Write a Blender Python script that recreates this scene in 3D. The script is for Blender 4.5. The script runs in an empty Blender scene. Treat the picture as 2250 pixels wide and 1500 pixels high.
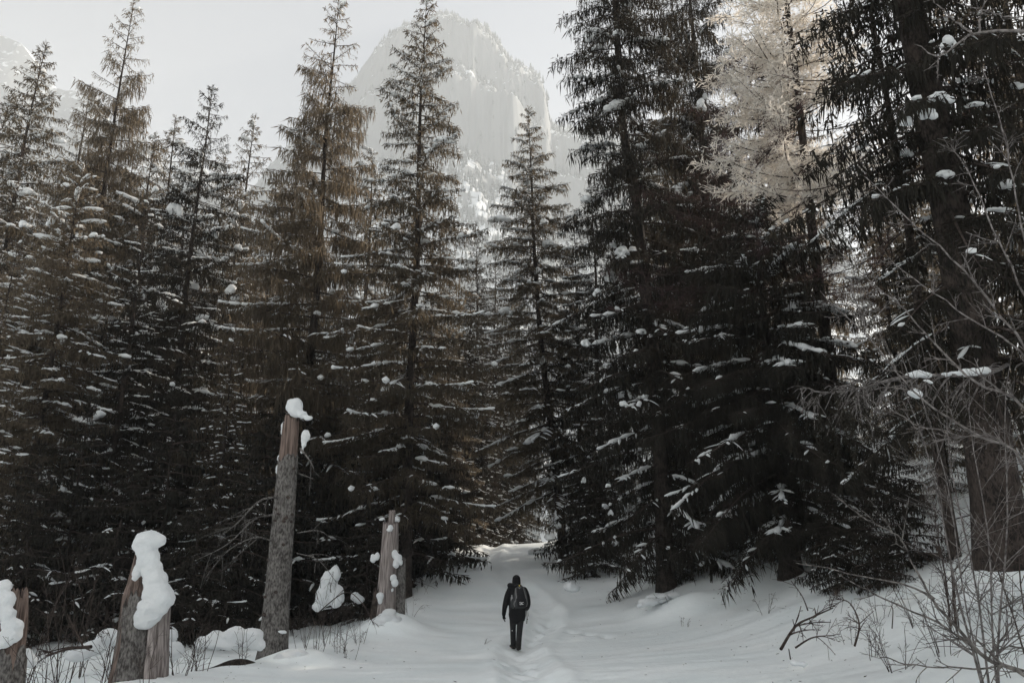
import bpy, math, random
import numpy as np
from mathutils import Vector, Matrix

# ------------------------------------------------------------------ camera, sky, sun, exposure
SC = bpy.context.scene
COL = SC.collection
R = math.radians
CAMZ, PITCH, FPX = 1.6, R(16.6), 1750.0
cam = bpy.data.cameras.new("camera"); cam.lens = 28; cam.sensor_width = 36; cam.clip_end = 12000
camo = bpy.data.objects.new("camera", cam); COL.objects.link(camo)
camo.location = (0, 0, CAMZ); camo.rotation_euler = (math.pi/2 + PITCH, 0, 0)
SC.camera = camo

SUN_AZ, SUN_EL = R(56), R(35)           # azimuth clockwise from +Y (the view direction), elevation
w = bpy.data.worlds.new("World"); SC.world = w; w.use_nodes = True
nt = w.node_tree; bg = nt.nodes["Background"]
sky = nt.nodes.new("ShaderNodeTexSky"); sky.sky_type = 'NISHITA'; sky.sun_disc = False
sky.sun_elevation = SUN_EL; sky.sun_rotation = SUN_AZ
sky.air_density = 1.0; sky.dust_density = 1.0; sky.ozone_density = 1.0
hs = nt.nodes.new("ShaderNodeHueSaturation"); hs.inputs["Saturation"].default_value = 0.5
nt.links.new(sky.outputs[0], hs.inputs["Color"]); nt.links.new(hs.outputs[0], bg.inputs[0])
bg.inputs[1].default_value = 0.06
sl = bpy.data.lights.new("sun", 'SUN'); sl.energy = 5.0; sl.angle = R(0.6); sl.color = (1.0, 0.88, 0.74)
so = bpy.data.objects.new("sun", sl); COL.objects.link(so)
sdir = Vector((math.sin(SUN_AZ)*math.cos(SUN_EL), math.cos(SUN_AZ)*math.cos(SUN_EL), math.sin(SUN_EL)))
so.rotation_euler = sdir.to_track_quat('Z', 'Y').to_euler(); so.location = (30, 40, 60)
SC.view_settings.view_transform = 'Standard'; SC.view_settings.look = 'None'
SC.view_settings.gamma = 1.0; SC.view_settings.use_curve_mapping = False
SC.view_settings.exposure = 1.0
SC.render.engine = 'CYCLES'
cy = SC.cycles
cy.max_bounces = 6; cy.diffuse_bounces = 4; cy.glossy_bounces = 1; cy.transmission_bounces = 3
cy.volume_bounces = 2; cy.transparent_max_bounces = 4
cy.use_denoising = True; cy.use_adaptive_sampling = True; cy.adaptive_threshold = 0.01
cy.caustics_reflective = False; cy.caustics_refractive = False
HAZE_DENSITY = 0.0003

# ------------------------------------------------------------------ helpers
RNG = np.random.default_rng(7)
def ray(px, py):
    u, v = (px-1125)/FPX, (750-py)/FPX
    return np.array([u, math.cos(PITCH)-v*math.sin(PITCH), math.sin(PITCH)+v*math.cos(PITCH)])
def at_y(px, py, y):
    d = ray(px, py); s = y/d[1]
    return np.array([0, 0, CAMZ]) + d*s

def hash2(ix, iy, seed):
    n = (ix.astype(np.int64)*374761393 + iy.astype(np.int64)*668265263 + seed*974634431) & 0xffffffff
    n = ((n ^ (n >> 13))*1274126177) & 0xffffffff
    n = n ^ (n >> 16)
    return (n & 0xffff)/65535.0
def noise2(x, y, seed=0):
    x = np.asarray(x, float); y = np.asarray(y, float)
    ix, iy = np.floor(x), np.floor(y); fx, fy = x-ix, y-iy
    fx = fx*fx*(3-2*fx); fy = fy*fy*(3-2*fy)
    a = hash2(ix, iy, seed); b = hash2(ix+1, iy, seed); c = hash2(ix, iy+1, seed); d = hash2(ix+1, iy+1, seed)
    return (a*(1-fx)+b*fx)*(1-fy)+(c*(1-fx)+d*fx)*fy - 0.5
def fbm(x, y, seed=0, o=4):
    s = 0; a = 1; f = 1
    for i in range(o):
        s = s + a*noise2(np.asarray(x)*f, np.asarray(y)*f, seed+i); a *= .5; f *= 2.03
    return s
def sstep(a, b, x):
    t = np.clip((np.asarray(x, float)-a)/(b-a), 0, 1); return t*t*(3-2*t)

def mesh_from(name, V, F, mat=None, smooth=False):
    V = np.asarray(V, np.float32); F = np.asarray(F, np.int32)
    me = bpy.data.meshes.new(name)
    k = F.shape[1]
    me.vertices.add(len(V)); me.vertices.foreach_set("co", V.ravel())
    me.loops.add(F.size); me.loops.foreach_set("vertex_index", F.ravel())
    me.polygons.add(len(F)); me.polygons.foreach_set("loop_start", np.arange(0, F.size, k, dtype=np.int32))
    me.polygons.foreach_set("use_smooth", np.full(len(F), smooth))
    me.update(calc_edges=True)
    if mat: me.materials.append(mat)
    return me
def link(name, data, parent=None, loc=None):
    o = bpy.data.objects.new(name, data); COL.objects.link(o)
    if parent is not None: o.parent = parent
    if loc is not None: o.location = loc
    return o
def tag(o, label=None, cat=None, group=None, kind=None):
    if label: o["label"] = label
    if cat: o["category"] = cat
    if group: o["group"] = group
    if kind: o["kind"] = kind
    return o
def thing(name, loc, label, cat, group=None, rz=0.0):
    o = bpy.data.objects.new(name, None); COL.objects.link(o)
    o.empty_display_size = .2
    o.location = loc; o.rotation_euler = (0, 0, rz)
    return tag(o, label, cat, group)
class Bag:
    """collects vertex and quad arrays, to become one mesh"""
    def __init__(s): s.V = []; s.F = []; s.n = 0
    def add(s, V, F):
        V = np.asarray(V, float); F = np.asarray(F, int)
        if len(V) == 0: return
        s.V.append(V); s.F.append(F+s.n); s.n += len(V)
    def arr(s):
        if not s.V: return np.zeros((0, 3)), np.zeros((0, 4), int)
        return np.concatenate(s.V), np.concatenate(s.F)
    def build(s, name, mat, parent=None, smooth=True, loc=None):
        V, F = s.arr()
        return link(name, mesh_from(name, V, F, mat, smooth), parent, loc)

def tube(P, rad, sides=6, flat=1.0, cap=False):
    """quad tube along the points P; flat squashes it vertically"""
    P = np.asarray(P, float); n = len(P); rad = np.broadcast_to(np.asarray(rad, float), (n,))
    T = np.gradient(P, axis=0); T /= np.linalg.norm(T, axis=1)[:, None]+1e-9
    ref = np.where(np.abs(T[:, 2:3]) > .9, np.array([[0, 1., 0]]), np.array([[0, 0, 1.]]))
    A = np.cross(T, ref); A /= np.linalg.norm(A, axis=1)[:, None]+1e-9
    B = np.cross(A, T)
    th = np.arange(sides)*2*math.pi/sides
    V = P[:, None]+rad[:, None, None]*(np.cos(th)[None, :, None]*A[:, None]+flat*np.sin(th)[None, :, None]*B[:, None])
    V = V.reshape(-1, 3)
    i = np.arange(n-1)[:, None]*sides; j = np.arange(sides)[None]; k = (j+1) % sides
    F = np.stack([i+j, i+k, i+sides+k, i+sides+j], -1).reshape(-1, 4)
    return V, F
def blades(p, d, L, wd, rng):
    """thin kite shaped needle twigs: base p, unit direction d, length L, width wd"""
    n = len(p); r = rng.normal(size=(n, 3)); s = np.cross(d, r); s /= np.linalg.norm(s, axis=1)[:, None]+1e-9
    a = p; m = p+d*(L*.45)[:, None]; t = p+d*L[:, None]; h = (wd*.5)[:, None]*s
    V = np.stack([a, m+h, t, m-h], 1).reshape(-1, 3)
    return V, np.arange(4*n).reshape(n, 4)
_ico = {}
def ico(sub):
    if sub not in _ico:
        import bmesh
        bm = bmesh.new(); bmesh.ops.create_icosphere(bm, subdivisions=sub, radius=1)
        V = np.array([v.co[:] for v in bm.verts]); F = np.array([[v.index for v in f.verts] for f in bm.faces]); bm.free()
        _ico[sub] = (V, np.concatenate([F, F[:, 2:3]], 1))   # triangle stored as a degenerate quad
    return _ico[sub]
def blob(c, r, rng, sub=2, rough=.18, rot=None):
    V, F = ico(sub); V = V.copy()
    o = rng.uniform(-9, 9, 3)
    d = sum(a*np.sin(f*V@rng.normal(size=3)+o[i % 3]) for i, (a, f) in enumerate(((.5, 2.2), (.4, 3.3), (.25, 5.5), (.15, 8))))
    V = V*(1+rough*d)[:, None]
    V[:, 2] = np.where(V[:, 2] < 0, V[:, 2]*.6, V[:, 2])
    V = V*np.asarray(r)
    if rot is not None: V = V@np.asarray(rot).T
    return V+np.asarray(c), F
def tri_mesh(name, bag, mat, smooth=True):
    V, F = bag.arr()
    bad = F[:, 2] == F[:, 3]
    me = bpy.data.meshes.new(name)
    sizes = np.where(bad, 3, 4); flat = F.ravel()[np.where(np.stack([np.ones_like(bad)]*3+[~bad], 1).ravel())[0]]
    me.vertices.add(len(V)); me.vertices.foreach_set("co", V.astype(np.float32).ravel())
    me.loops.add(len(flat)); me.loops.foreach_set("vertex_index", flat.astype(np.int32))
    me.polygons.add(len(F)); me.polygons.foreach_set("loop_start", np.concatenate([[0], np.cumsum(sizes)[:-1]]).astype(np.int32))
    me.polygons.foreach_set("use_smooth", np.full(len(F), smooth))
    me.update(calc_edges=True); me.materials.append(mat)
    return me
def rotz(a):
    c, s = math.cos(a), math.sin(a); return np.array([[c, -s, 0], [s, c, 0], [0, 0, 1]])
def roty(a):
    c, s = math.cos(a), math.sin(a); return np.array([[c, 0, s], [0, 1, 0], [-s, 0, c]])

# ------------------------------------------------------------------ materials
def mat_new(name):
    m = bpy.data.materials.new(name); m.use_nodes = True
    return m, m.node_tree.nodes, m.node_tree.links, m.node_tree.nodes["Principled BSDF"]
def noise_mat(name, c1, c2, scale, rough=.8, bump=.0, bscale=None, detail=4, stretch=(1, 1, 1), spec=.2, objrand=0.0, mottle=0.0):
    m, N, K, B = mat_new(name)
    tc = N.new("ShaderNodeTexCoord"); mp = N.new("ShaderNodeMapping"); mp.inputs["Scale"].default_value = stretch
    K.new(tc.outputs["Object"], mp.inputs[0])
    n = N.new("ShaderNodeTexNoise"); n.inputs["Scale"].default_value = scale; n.inputs["Detail"].default_value = detail
    K.new(mp.outputs[0], n.inputs["Vector"])
    r = N.new("ShaderNodeValToRGB"); r.color_ramp.elements[0].position = .35; r.color_ramp.elements[1].position = .65
    r.color_ramp.elements[0].color = (*c1, 1); r.color_ramp.elements[1].color = (*c2, 1)
    if mottle:
        nb = N.new("ShaderNodeTexNoise"); nb.inputs["Scale"].default_value = scale*.16; nb.inputs["Detail"].default_value = 5; K.new(tc.outputs["Object"], nb.inputs["Vector"])
        mm = N.new("ShaderNodeMath"); mm.operation = 'MULTIPLY_ADD'; mm.inputs[1].default_value = mottle; K.new(nb.outputs["Fac"], mm.inputs[0])
        ms = N.new("ShaderNodeMath"); ms.operation = 'SUBTRACT'; ms.inputs[1].default_value = mottle*.5; K.new(n.outputs["Fac"], ms.inputs[0]); K.new(ms.outputs[0], mm.inputs[2])
        K.new(mm.outputs[0], r.inputs[0])
    else: K.new(n.outputs["Fac"], r.inputs[0])
    out = r.outputs[0]
    if objrand:
        oi = N.new("ShaderNodeObjectInfo"); mr = N.new("ShaderNodeMapRange")
        mr.inputs["To Min"].default_value = 1-objrand; mr.inputs["To Max"].default_value = 1+objrand
        K.new(oi.outputs["Random"], mr.inputs[0])
        hv = N.new("ShaderNodeHueSaturation"); K.new(mr.outputs[0], hv.inputs["Value"]); K.new(out, hv.inputs["Color"]); out = hv.outputs[0]
    K.new(out, B.inputs["Base Color"])
    B.inputs["Roughness"].default_value = rough; B.inputs["Specular IOR Level"].default_value = spec
    if bump:
        b = N.new("ShaderNodeBump"); b.inputs["Strength"].default_value = bump; b.inputs["Distance"].default_value = .03
        n2 = N.new("ShaderNodeTexNoise"); n2.inputs["Scale"].default_value = bscale or scale*2; n2.inputs["Detail"].default_value = 6
        K.new(mp.outputs[0], n2.inputs["Vector"]); K.new(n2.outputs["Fac"], b.inputs["Height"]); K.new(b.outputs[0], B.inputs["Normal"])
    return m
def leaf_mat(name, c1, c2, tr, amount, scale=1.3):
    """needles: diffuse with light shining through"""
    m, N, K, B = mat_new(name)
    tc = N.new("ShaderNodeTexCoord"); n = N.new("ShaderNodeTexNoise"); n.inputs["Scale"].default_value = scale; n.inputs["Detail"].default_value = 5
    K.new(tc.outputs["Object"], n.inputs["Vector"])
    r = N.new("ShaderNodeValToRGB"); r.color_ramp.elements[0].position = .38; r.color_ramp.elements[1].position = .62
    r.color_ramp.elements[0].color = (*c1, 1); r.color_ramp.elements[1].color = (*c2, 1); K.new(n.outputs["Fac"], r.inputs[0])
    K.new(r.outputs[0], B.inputs["Base Color"]); B.inputs["Roughness"].default_value = .8; B.inputs["Specular IOR Level"].default_value = .15
    t = N.new("ShaderNodeBsdfTranslucent"); t.inputs[0].default_value = (*tr, 1)
    mx = N.new("ShaderNodeMixShader"); mx.inputs[0].default_value = amount
    K.new(B.outputs[0], mx.inputs[1]); K.new(t.outputs[0], mx.inputs[2])
    K.new(mx.outputs[0], N["Material Output"].inputs["Surface"])
    return m
M = {}
M['snow'] = leaf_mat('fresh_snow', (.82, .85, .87), (.88, .90, .91), (.80, .82, .84), .30, 3)
M['ground'] = noise_mat('ground_snow', (.82, .875, .89), (.87, .905, .915), .5, .5, .22, 9, spec=.25)
M['bark'] = noise_mat('spruce_bark', (.014, .0115, .010), (.058, .046, .040), 26, .9, 1.0, 45, stretch=(1, 1, .4), objrand=.2, detail=8, mottle=.9)
M['bark_grey'] = noise_mat('grey_bark', (.045, .04, .038), (.20, .19, .18), 30, .9, 1.0, 50, stretch=(1, 1, .45), detail=9, mottle=.55)
M['wood'] = noise_mat('bare_weathered_wood', (.065, .047, .040), (.24, .18, .155), 14, .8, .9, 30, stretch=(2.2, 2.2, .12), detail=8)
M['wood_grey'] = noise_mat('silvery_weathered_wood', (.12, .10, .095), (.36, .32, .305), 14, .8, .9, 30, stretch=(2.2, 2.2, .12), detail=8)
M['twig'] = noise_mat('dark_twig', (.03, .022, .02), (.075, .058, .05), 12, .85)
M['needle'] = leaf_mat('spruce_needles', (.011, .0105, .009), (.032, .029, .023), (.30, .245, .175), .40)  # base lowered to include the shade between fine needles
M['needle_dark'] = leaf_mat('dark_spruce_needles', (.008, .008, .007), (.022, .021, .017), (.10, .08, .055), .22)  # darker copy of the needles, with shade put into the colour
M['needle_warm'] = leaf_mat('sunlit_spruce_needles', (.016, .0145, .012), (.042, .037, .030), (.38, .31, .225), .44)  # warm copy of the needles, with sunlight put into the colour
M['frost'] = leaf_mat('frosted_larch_twigs', (.74, .71, .67), (.88, .86, .83), (.88, .82, .74), .5, 2.5)
M['purple'] = leaf_mat('bare_larch_twigs', (.034, .022, .024), (.085, .056, .058), (.12, .07, .06), .2, 1.0)
M['rime'] = noise_mat('rimed_twig', (.055, .048, .046), (.21, .195, .19), 20, .85)
M['rock'] = noise_mat('cliff_rock', (.26, .26, .26), (.50, .50, .49), .06, .9, .8, .25, detail=8, stretch=(1.4, 1.4, .45))

def add_bump(m, scale, strength, dist):
    N = m.node_tree.nodes; K = m.node_tree.links; tc = N.new("ShaderNodeTexCoord"); n = N.new("ShaderNodeTexNoise"); n.inputs["Scale"].default_value = scale; n.inputs["Detail"].default_value = 7
    b = N.new("ShaderNodeBump"); b.inputs["Strength"].default_value = strength; b.inputs["Distance"].default_value = dist
    K.new(tc.outputs["Object"], n.inputs["Vector"]); K.new(n.outputs["Fac"], b.inputs["Height"]); K.new(b.outputs[0], N["Principled BSDF"].inputs["Normal"])
add_bump(M['snow'], 26, .55, .03)

# ------------------------------------------------------------------ ground
def rise(y):
    y = np.asarray(y, float)
    return 3.4*np.clip((y-18)/27.5, 0, 1)**1.25 - .02*np.clip(y-48, 0, 60)
PATH = np.array([[.55, 6], [.50, 12], [.28, 15.5], [.16, 19.5], [.75, 22.5], [1.0, 25], [.55, 28.5], [-.6, 33], [-1.2, 38], [-1.1, 44], [-.9, 52]])
def path_x(y): return np.interp(y, PATH[:, 1], PATH[:, 0])
def ridge_x(y): return np.interp(y, [0, 8, 14, 17.6, 23, 30, 45, 60, 90], [-7.5, -6.6, -5.4, -4.5, -3.4, -3.3, -3.2, -4, -5])
def ground_h(x, y, fine=True):
    x = np.asarray(x, float); y = np.asarray(y, float)
    rs = rise(y)
    d = x-ridge_x(y)
    left = sstep(.4, -3.0, d)
    h = rs*(1-left*.55)-.42*left*sstep(2, 12, y) + .10*np.exp(-(d/.7)**2)
    x0 = np.interp(y, [0, 10, 14, 22, 30, 45, 70], [6.2, 6, 5, 4, 3.2, 2.6, 3])
    s = x-x0
    h = h+.055*np.clip(x-.5, 0, 40)*sstep(4, 14, y)+.33*np.where(s > 20, 20+.3*(s-20), .5*(s+np.sqrt(s*s+1.2)))
    far = sstep(60, 130, y)
    h = h+far*0
    h = h-.17*np.exp(-((x-.2)/4.5)**2-((y-19)/5.5)**2)
    # drifts and hummocks
    h = h+.28*fbm(x*.16, y*.16, 3, 3)*(1+.5*left)+.30*left*fbm(x*.55+5, y*.55, 8, 3)+.12*sstep(1.5, 6, s)*fbm(x*.6, y*.6, 21, 3)
    h = h+.055*fbm(x*.5+fbm(x*.2, y*.2, 9)*2, y*1.3, 12, 3)+.012*noise2(x*1.1+2*noise2(x*.4, y*.4, 14), y*4.2, 15)
    if fine:
        dp = x-path_x(y)
        on = np.exp(-(dp/.38)**2)
        h = h-.12*on+.05*np.exp(-((np.abs(dp)-.62)/.2)**2)
        h = h+(on+.25*np.exp(-(dp/.9)**2))*(.10*noise2(x*3.6, y*2.4, 31)+.07*noise2(x*8, y*5, 33))
        # separate footprints across the slope on the right of the trail
        for (fx, fy) in ((.95, 22.2), (1.25, 22.9), (1.1, 23.8), (1.5, 21.6), (1.9, 21.2), (2.3, 20.7), (.05, 16.6), (.42, 15.9), (.2, 15.1), (.55, 14.3)):
            h = h-.10*np.exp(-(((x-fx)/.14)**2+((y-fy)/.24)**2))
    # mounds: third snag, tall snag, right-hand trunk
    for (mx, my, mr, mh) in MOUNDS: h = h+mh*np.exp(-(((x-mx)/mr)**2+((y-my)/mr)**2))
    return h
MOUNDS = [(-3.15, 22.3, .75, .42), (-4.2, 17.2, .8, .25), (4.6, 22.3, .8, .35), (7.6, 13.6, .9, .35), (3.7, 23.1, .55, .2)]
def gz(x, y): return float(ground_h(np.array([x]), np.array([y]), False)[0])

def build_ground():
    th = np.concatenate([np.linspace(-180, -40, 24)[:-1], np.linspace(-40, 40, 400), np.linspace(40, 180, 24)[1:-1]])*math.pi/180
    rr = [0.6]
    while rr[-1] < 3300:
        r = rr[-1]; k = 1.06 if r < 8 else 1.005 if 12 < r < 24 else 1.009 if r < 30 else 1.014 if r < 62 else 1.06
        rr.append(r*k)
    rr = np.array(rr)
    X = rr[:, None]*np.sin(th)[None]; Y = rr[:, None]*np.cos(th)[None]
    Z = ground_h(X, Y)
    V = np.stack([X, Y, Z], -1).reshape(-1, 3); n = len(th); k = len(rr)
    i = np.arange(k-1)[:, None]*n; j = np.arange(n)[None]; j2 = (j+1) % n
    F = np.stack([i+j2, i+j, i+n+j, i+n+j2], -1).reshape(-1, 4)
    c = len(V); V = np.concatenate([V, [[0, 0, float(ground_h(np.array([0.]), np.array([0.]))[0])]]])
    F = np.concatenate([F, np.stack([np.full(n, c), np.arange(n), (np.arange(n)+1) % n, (np.arange(n)+1) % n], 1)])
    b = Bag(); b.add(V, F)
    o = link("snow_ground", tri_mesh("snow_ground", b, M['ground']))
    tag(o, "deep snow covering the forest floor and track", "ground", kind="structure")
build_ground()

# ------------------------------------------------------------------ mountain behind the forest
BIG = 4.5          # the massif is laid out at 1:4.5 and enlarged to its real size, some 1.7 km off
def mountain():
    SIL = np.array([[430, 500], [560, 420], [640, 330], [720, 250], [790, 152], [822, 108], [868, 62], [920, 44], [985, 36], [1050, 44], [1085, 66], [1118, 100],
                    [1148, 124], [1170, 146], [1188, 172], [1198, 215], [1205, 272], [1300, 285], [1420, 310], [1600, 380], [1800, 470]], float)
    Y0, Y1 = 125., 390.
    pts = np.array([at_y(a, b, Y1) for a, b in SIL])
    xs = np.unique(np.concatenate([np.linspace(-190, -75, 40), np.linspace(-75, 30, 150), np.linspace(30, 170, 45)]))
    ys = np.unique(np.concatenate([np.linspace(110, 300, 75), np.linspace(300, 400, 105), np.linspace(400, 520, 16)]))
    X, Y = np.meshgrid(xs, ys)
    top = np.interp(X+3*noise2(Y*.15, X*0+3, 5), pts[:, 0], pts[:, 2], left=60, right=110)
    top = top+(3*noise2(X*.12, Y*.02, 41)+4*noise2(X*.3, Y*.05, 42)+2.5*noise2(X*.7, Y*.3, 46)-6)*sstep(60, 200, top)
    t = (Y-Y0)/(Y1-Y0)
    tj = t+.045*fbm(X*.06, Y*.01, 50, 4)*sstep(.5, .8, t)
    prof = np.interp(tj, [-.2, 0, .2, .45, .62, .74, .80, .835, .87, .90, .93, 1., 1.15, 1.6], [0, 0, .10, .30, .46, .575, .61, .77, .80, .91, .94, 1., .98, .6])
    Z = 3+top*prof
    Z = Z+sstep(.05, .3, t)*(1-.75*sstep(.8, .95, t))*(7*fbm(X*.05, Y*.05, 60, 4)+4*fbm(X*.16, Y*.16, 61, 3))+sstep(.7, .85, t)*3.0*fbm(X*.5, Y*.5, 64, 2)
    n = len(xs); k = len(ys)
    V = np.stack([X, Y, Z], -1).reshape(-1, 3)*BIG
    i = np.arange(k-1)[:, None]*n; j = np.arange(n-1)[None]
    F = np.stack([i+j, i+j+1, i+n+j+1, i+n+j], -1).reshape(-1, 4)
    # rock where steep, snow on ledges, both lightened in place of thicker haze
    m, N, K, B = mat_new('mountain_rock_and_snow')
    g = N.new("ShaderNodeNewGeometry"); sx = N.new("ShaderNodeSeparateXYZ"); K.new(g.outputs["Normal"], sx.inputs[0])
    tc = N.new("ShaderNodeTexCoord"); no = N.new("ShaderNodeTexNoise"); no.inputs["Scale"].default_value = .045; no.inputs["Detail"].default_value = 7
    K.new(tc.outputs["Object"], no.inputs["Vector"])
    ad = N.new("ShaderNodeMath"); ad.operation = 'MULTIPLY_ADD'; ad.inputs[1].default_value = .9; K.new(no.outputs["Fac"], ad.inputs[0]); K.new(sx.outputs["Z"], ad.inputs[2])
    rp = N.new("ShaderNodeValToRGB"); rp.color_ramp.elements[0].position = .92; rp.color_ramp.elements[1].position = 1.16
    rp.color_ramp.elements[0].color = (.22, .235, .24, 1); rp.color_ramp.elements[1].color = (.72, .75, .77, 1)
    K.new(ad.outputs[0], rp.inputs[0]); K.new(rp.outputs[0], B.inputs["Base Color"]); B.inputs["Roughness"].default_value = .9
    o = link("mountain", mesh_from("mountain", V, F, m, False))
    tag(o, "steep rocky snow dusted peak with cliffs behind the forest", "mountain", kind="structure")
    # its forest: far-off, one mass
    rng = np.random.default_rng(5); bag = Bag(); snow = Bag()
    from bisect import bisect
    N_T = 13000
    rx = rng.uniform(-135, 95, N_T); ry = rng.uniform(128, 395, N_T)
    ix = np.clip(np.searchsorted(xs, rx)-1, 0, n-2); iy = np.clip(np.searchsorted(ys, ry)-1, 0, k-2)
    zz = Z[iy, ix]; sl = np.abs(Z[iy+1, ix]-Z[iy, ix])/(ys[iy+1]-ys[iy])
    for q in range(N_T):
        tt = (ry[q]-Y0)/(Y1-Y0)
        if sl[q] > 2.6 and rng.random() < .85: continue
        if tt > .72 and rng.random() < .35: continue
        h = rng.uniform(4.6, 8.2)*(1-.35*max(0, min(1, tt))); r = h*rng.uniform(.15, .2)
        base = np.array([rx[q], ry[q], zz[q]-.6])
        a0 = rng.uniform(0, 6)
        lev = 2
        for l in range(lev):
            z0 = h*(.08+.36*l); z1 = z0+h*.6; rr = r*(1-.36*l)
            s = 6; th = a0+l+np.arange(s)*2*math.pi/s; jag = rr*rng.uniform(.7, 1.15, s)
            ring = np.stack([np.cos(th)*jag, np.sin(th)*jag, z0+rng.uniform(-.06, .03, s)*h], 1)
            VV = np.concatenate([ring, [[0, 0, min(z1, h)]]])+base
            ids = np.arange(s); FF = np.stack([ids, (ids+1) % s, np.full(s, s), np.full(s, s)], 1)
            bag.add(VV*BIG, FF)
    mt = noise_mat('far_snowy_forest', (.035, .044, .044), (.26, .285, .295), .2, .9, detail=3, stretch=(1, 1, 1.6))  # pale snow tones here also stand in for part of the haze
    fo = link("mountain_forest", tri_mesh("mountain_forest", bag, mt, False)); tag(fo, "hazy conifer forest covering the mountain slopes", "forest", kind="stuff")
    # second, fainter summit far to the left
    S2 = np.array([[-500, 330], [-300, 60], [-120, 20], [0, 72], [45, 105], [75, 140], [110, 190], [180, 230], [300, 300], [480, 390]], float)
    p2 = np.array([at_y(a, b, 395.) for a, b in S2])
    xs2 = np.linspace(p2[0, 0], p2[-1, 0], 90); ys2 = np.linspace(225, 445, 70); X, Y = np.meshgrid(xs2, ys2)
    top = np.interp(X, p2[:, 0], p2[:, 2])+8*noise2(X*.08, Y*.03, 71)
    pr = np.interp((Y-225)/170, [0, .5, .8, .9, 1, 1.3], [0, .35, .62, .9, 1, .9])
    Z2 = top*pr+10*fbm(X*.04, Y*.04, 75, 4); n = len(xs2); k = len(ys2)
    V = np.stack([X, Y, Z2], -1).reshape(-1, 3)*BIG; i = np.arange(k-1)[:, None]*n; j = np.arange(n-1)[None]
    F = np.stack([i+j, i+j+1, i+n+j+1, i+n+j], -1).reshape(-1, 4)
    o = link("mountain", mesh_from("mountain", V, F, m, False)); tag(o, "faint snowy ridge far behind the trees, left of the peak", "mountain", kind="structure")
mountain()

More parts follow.
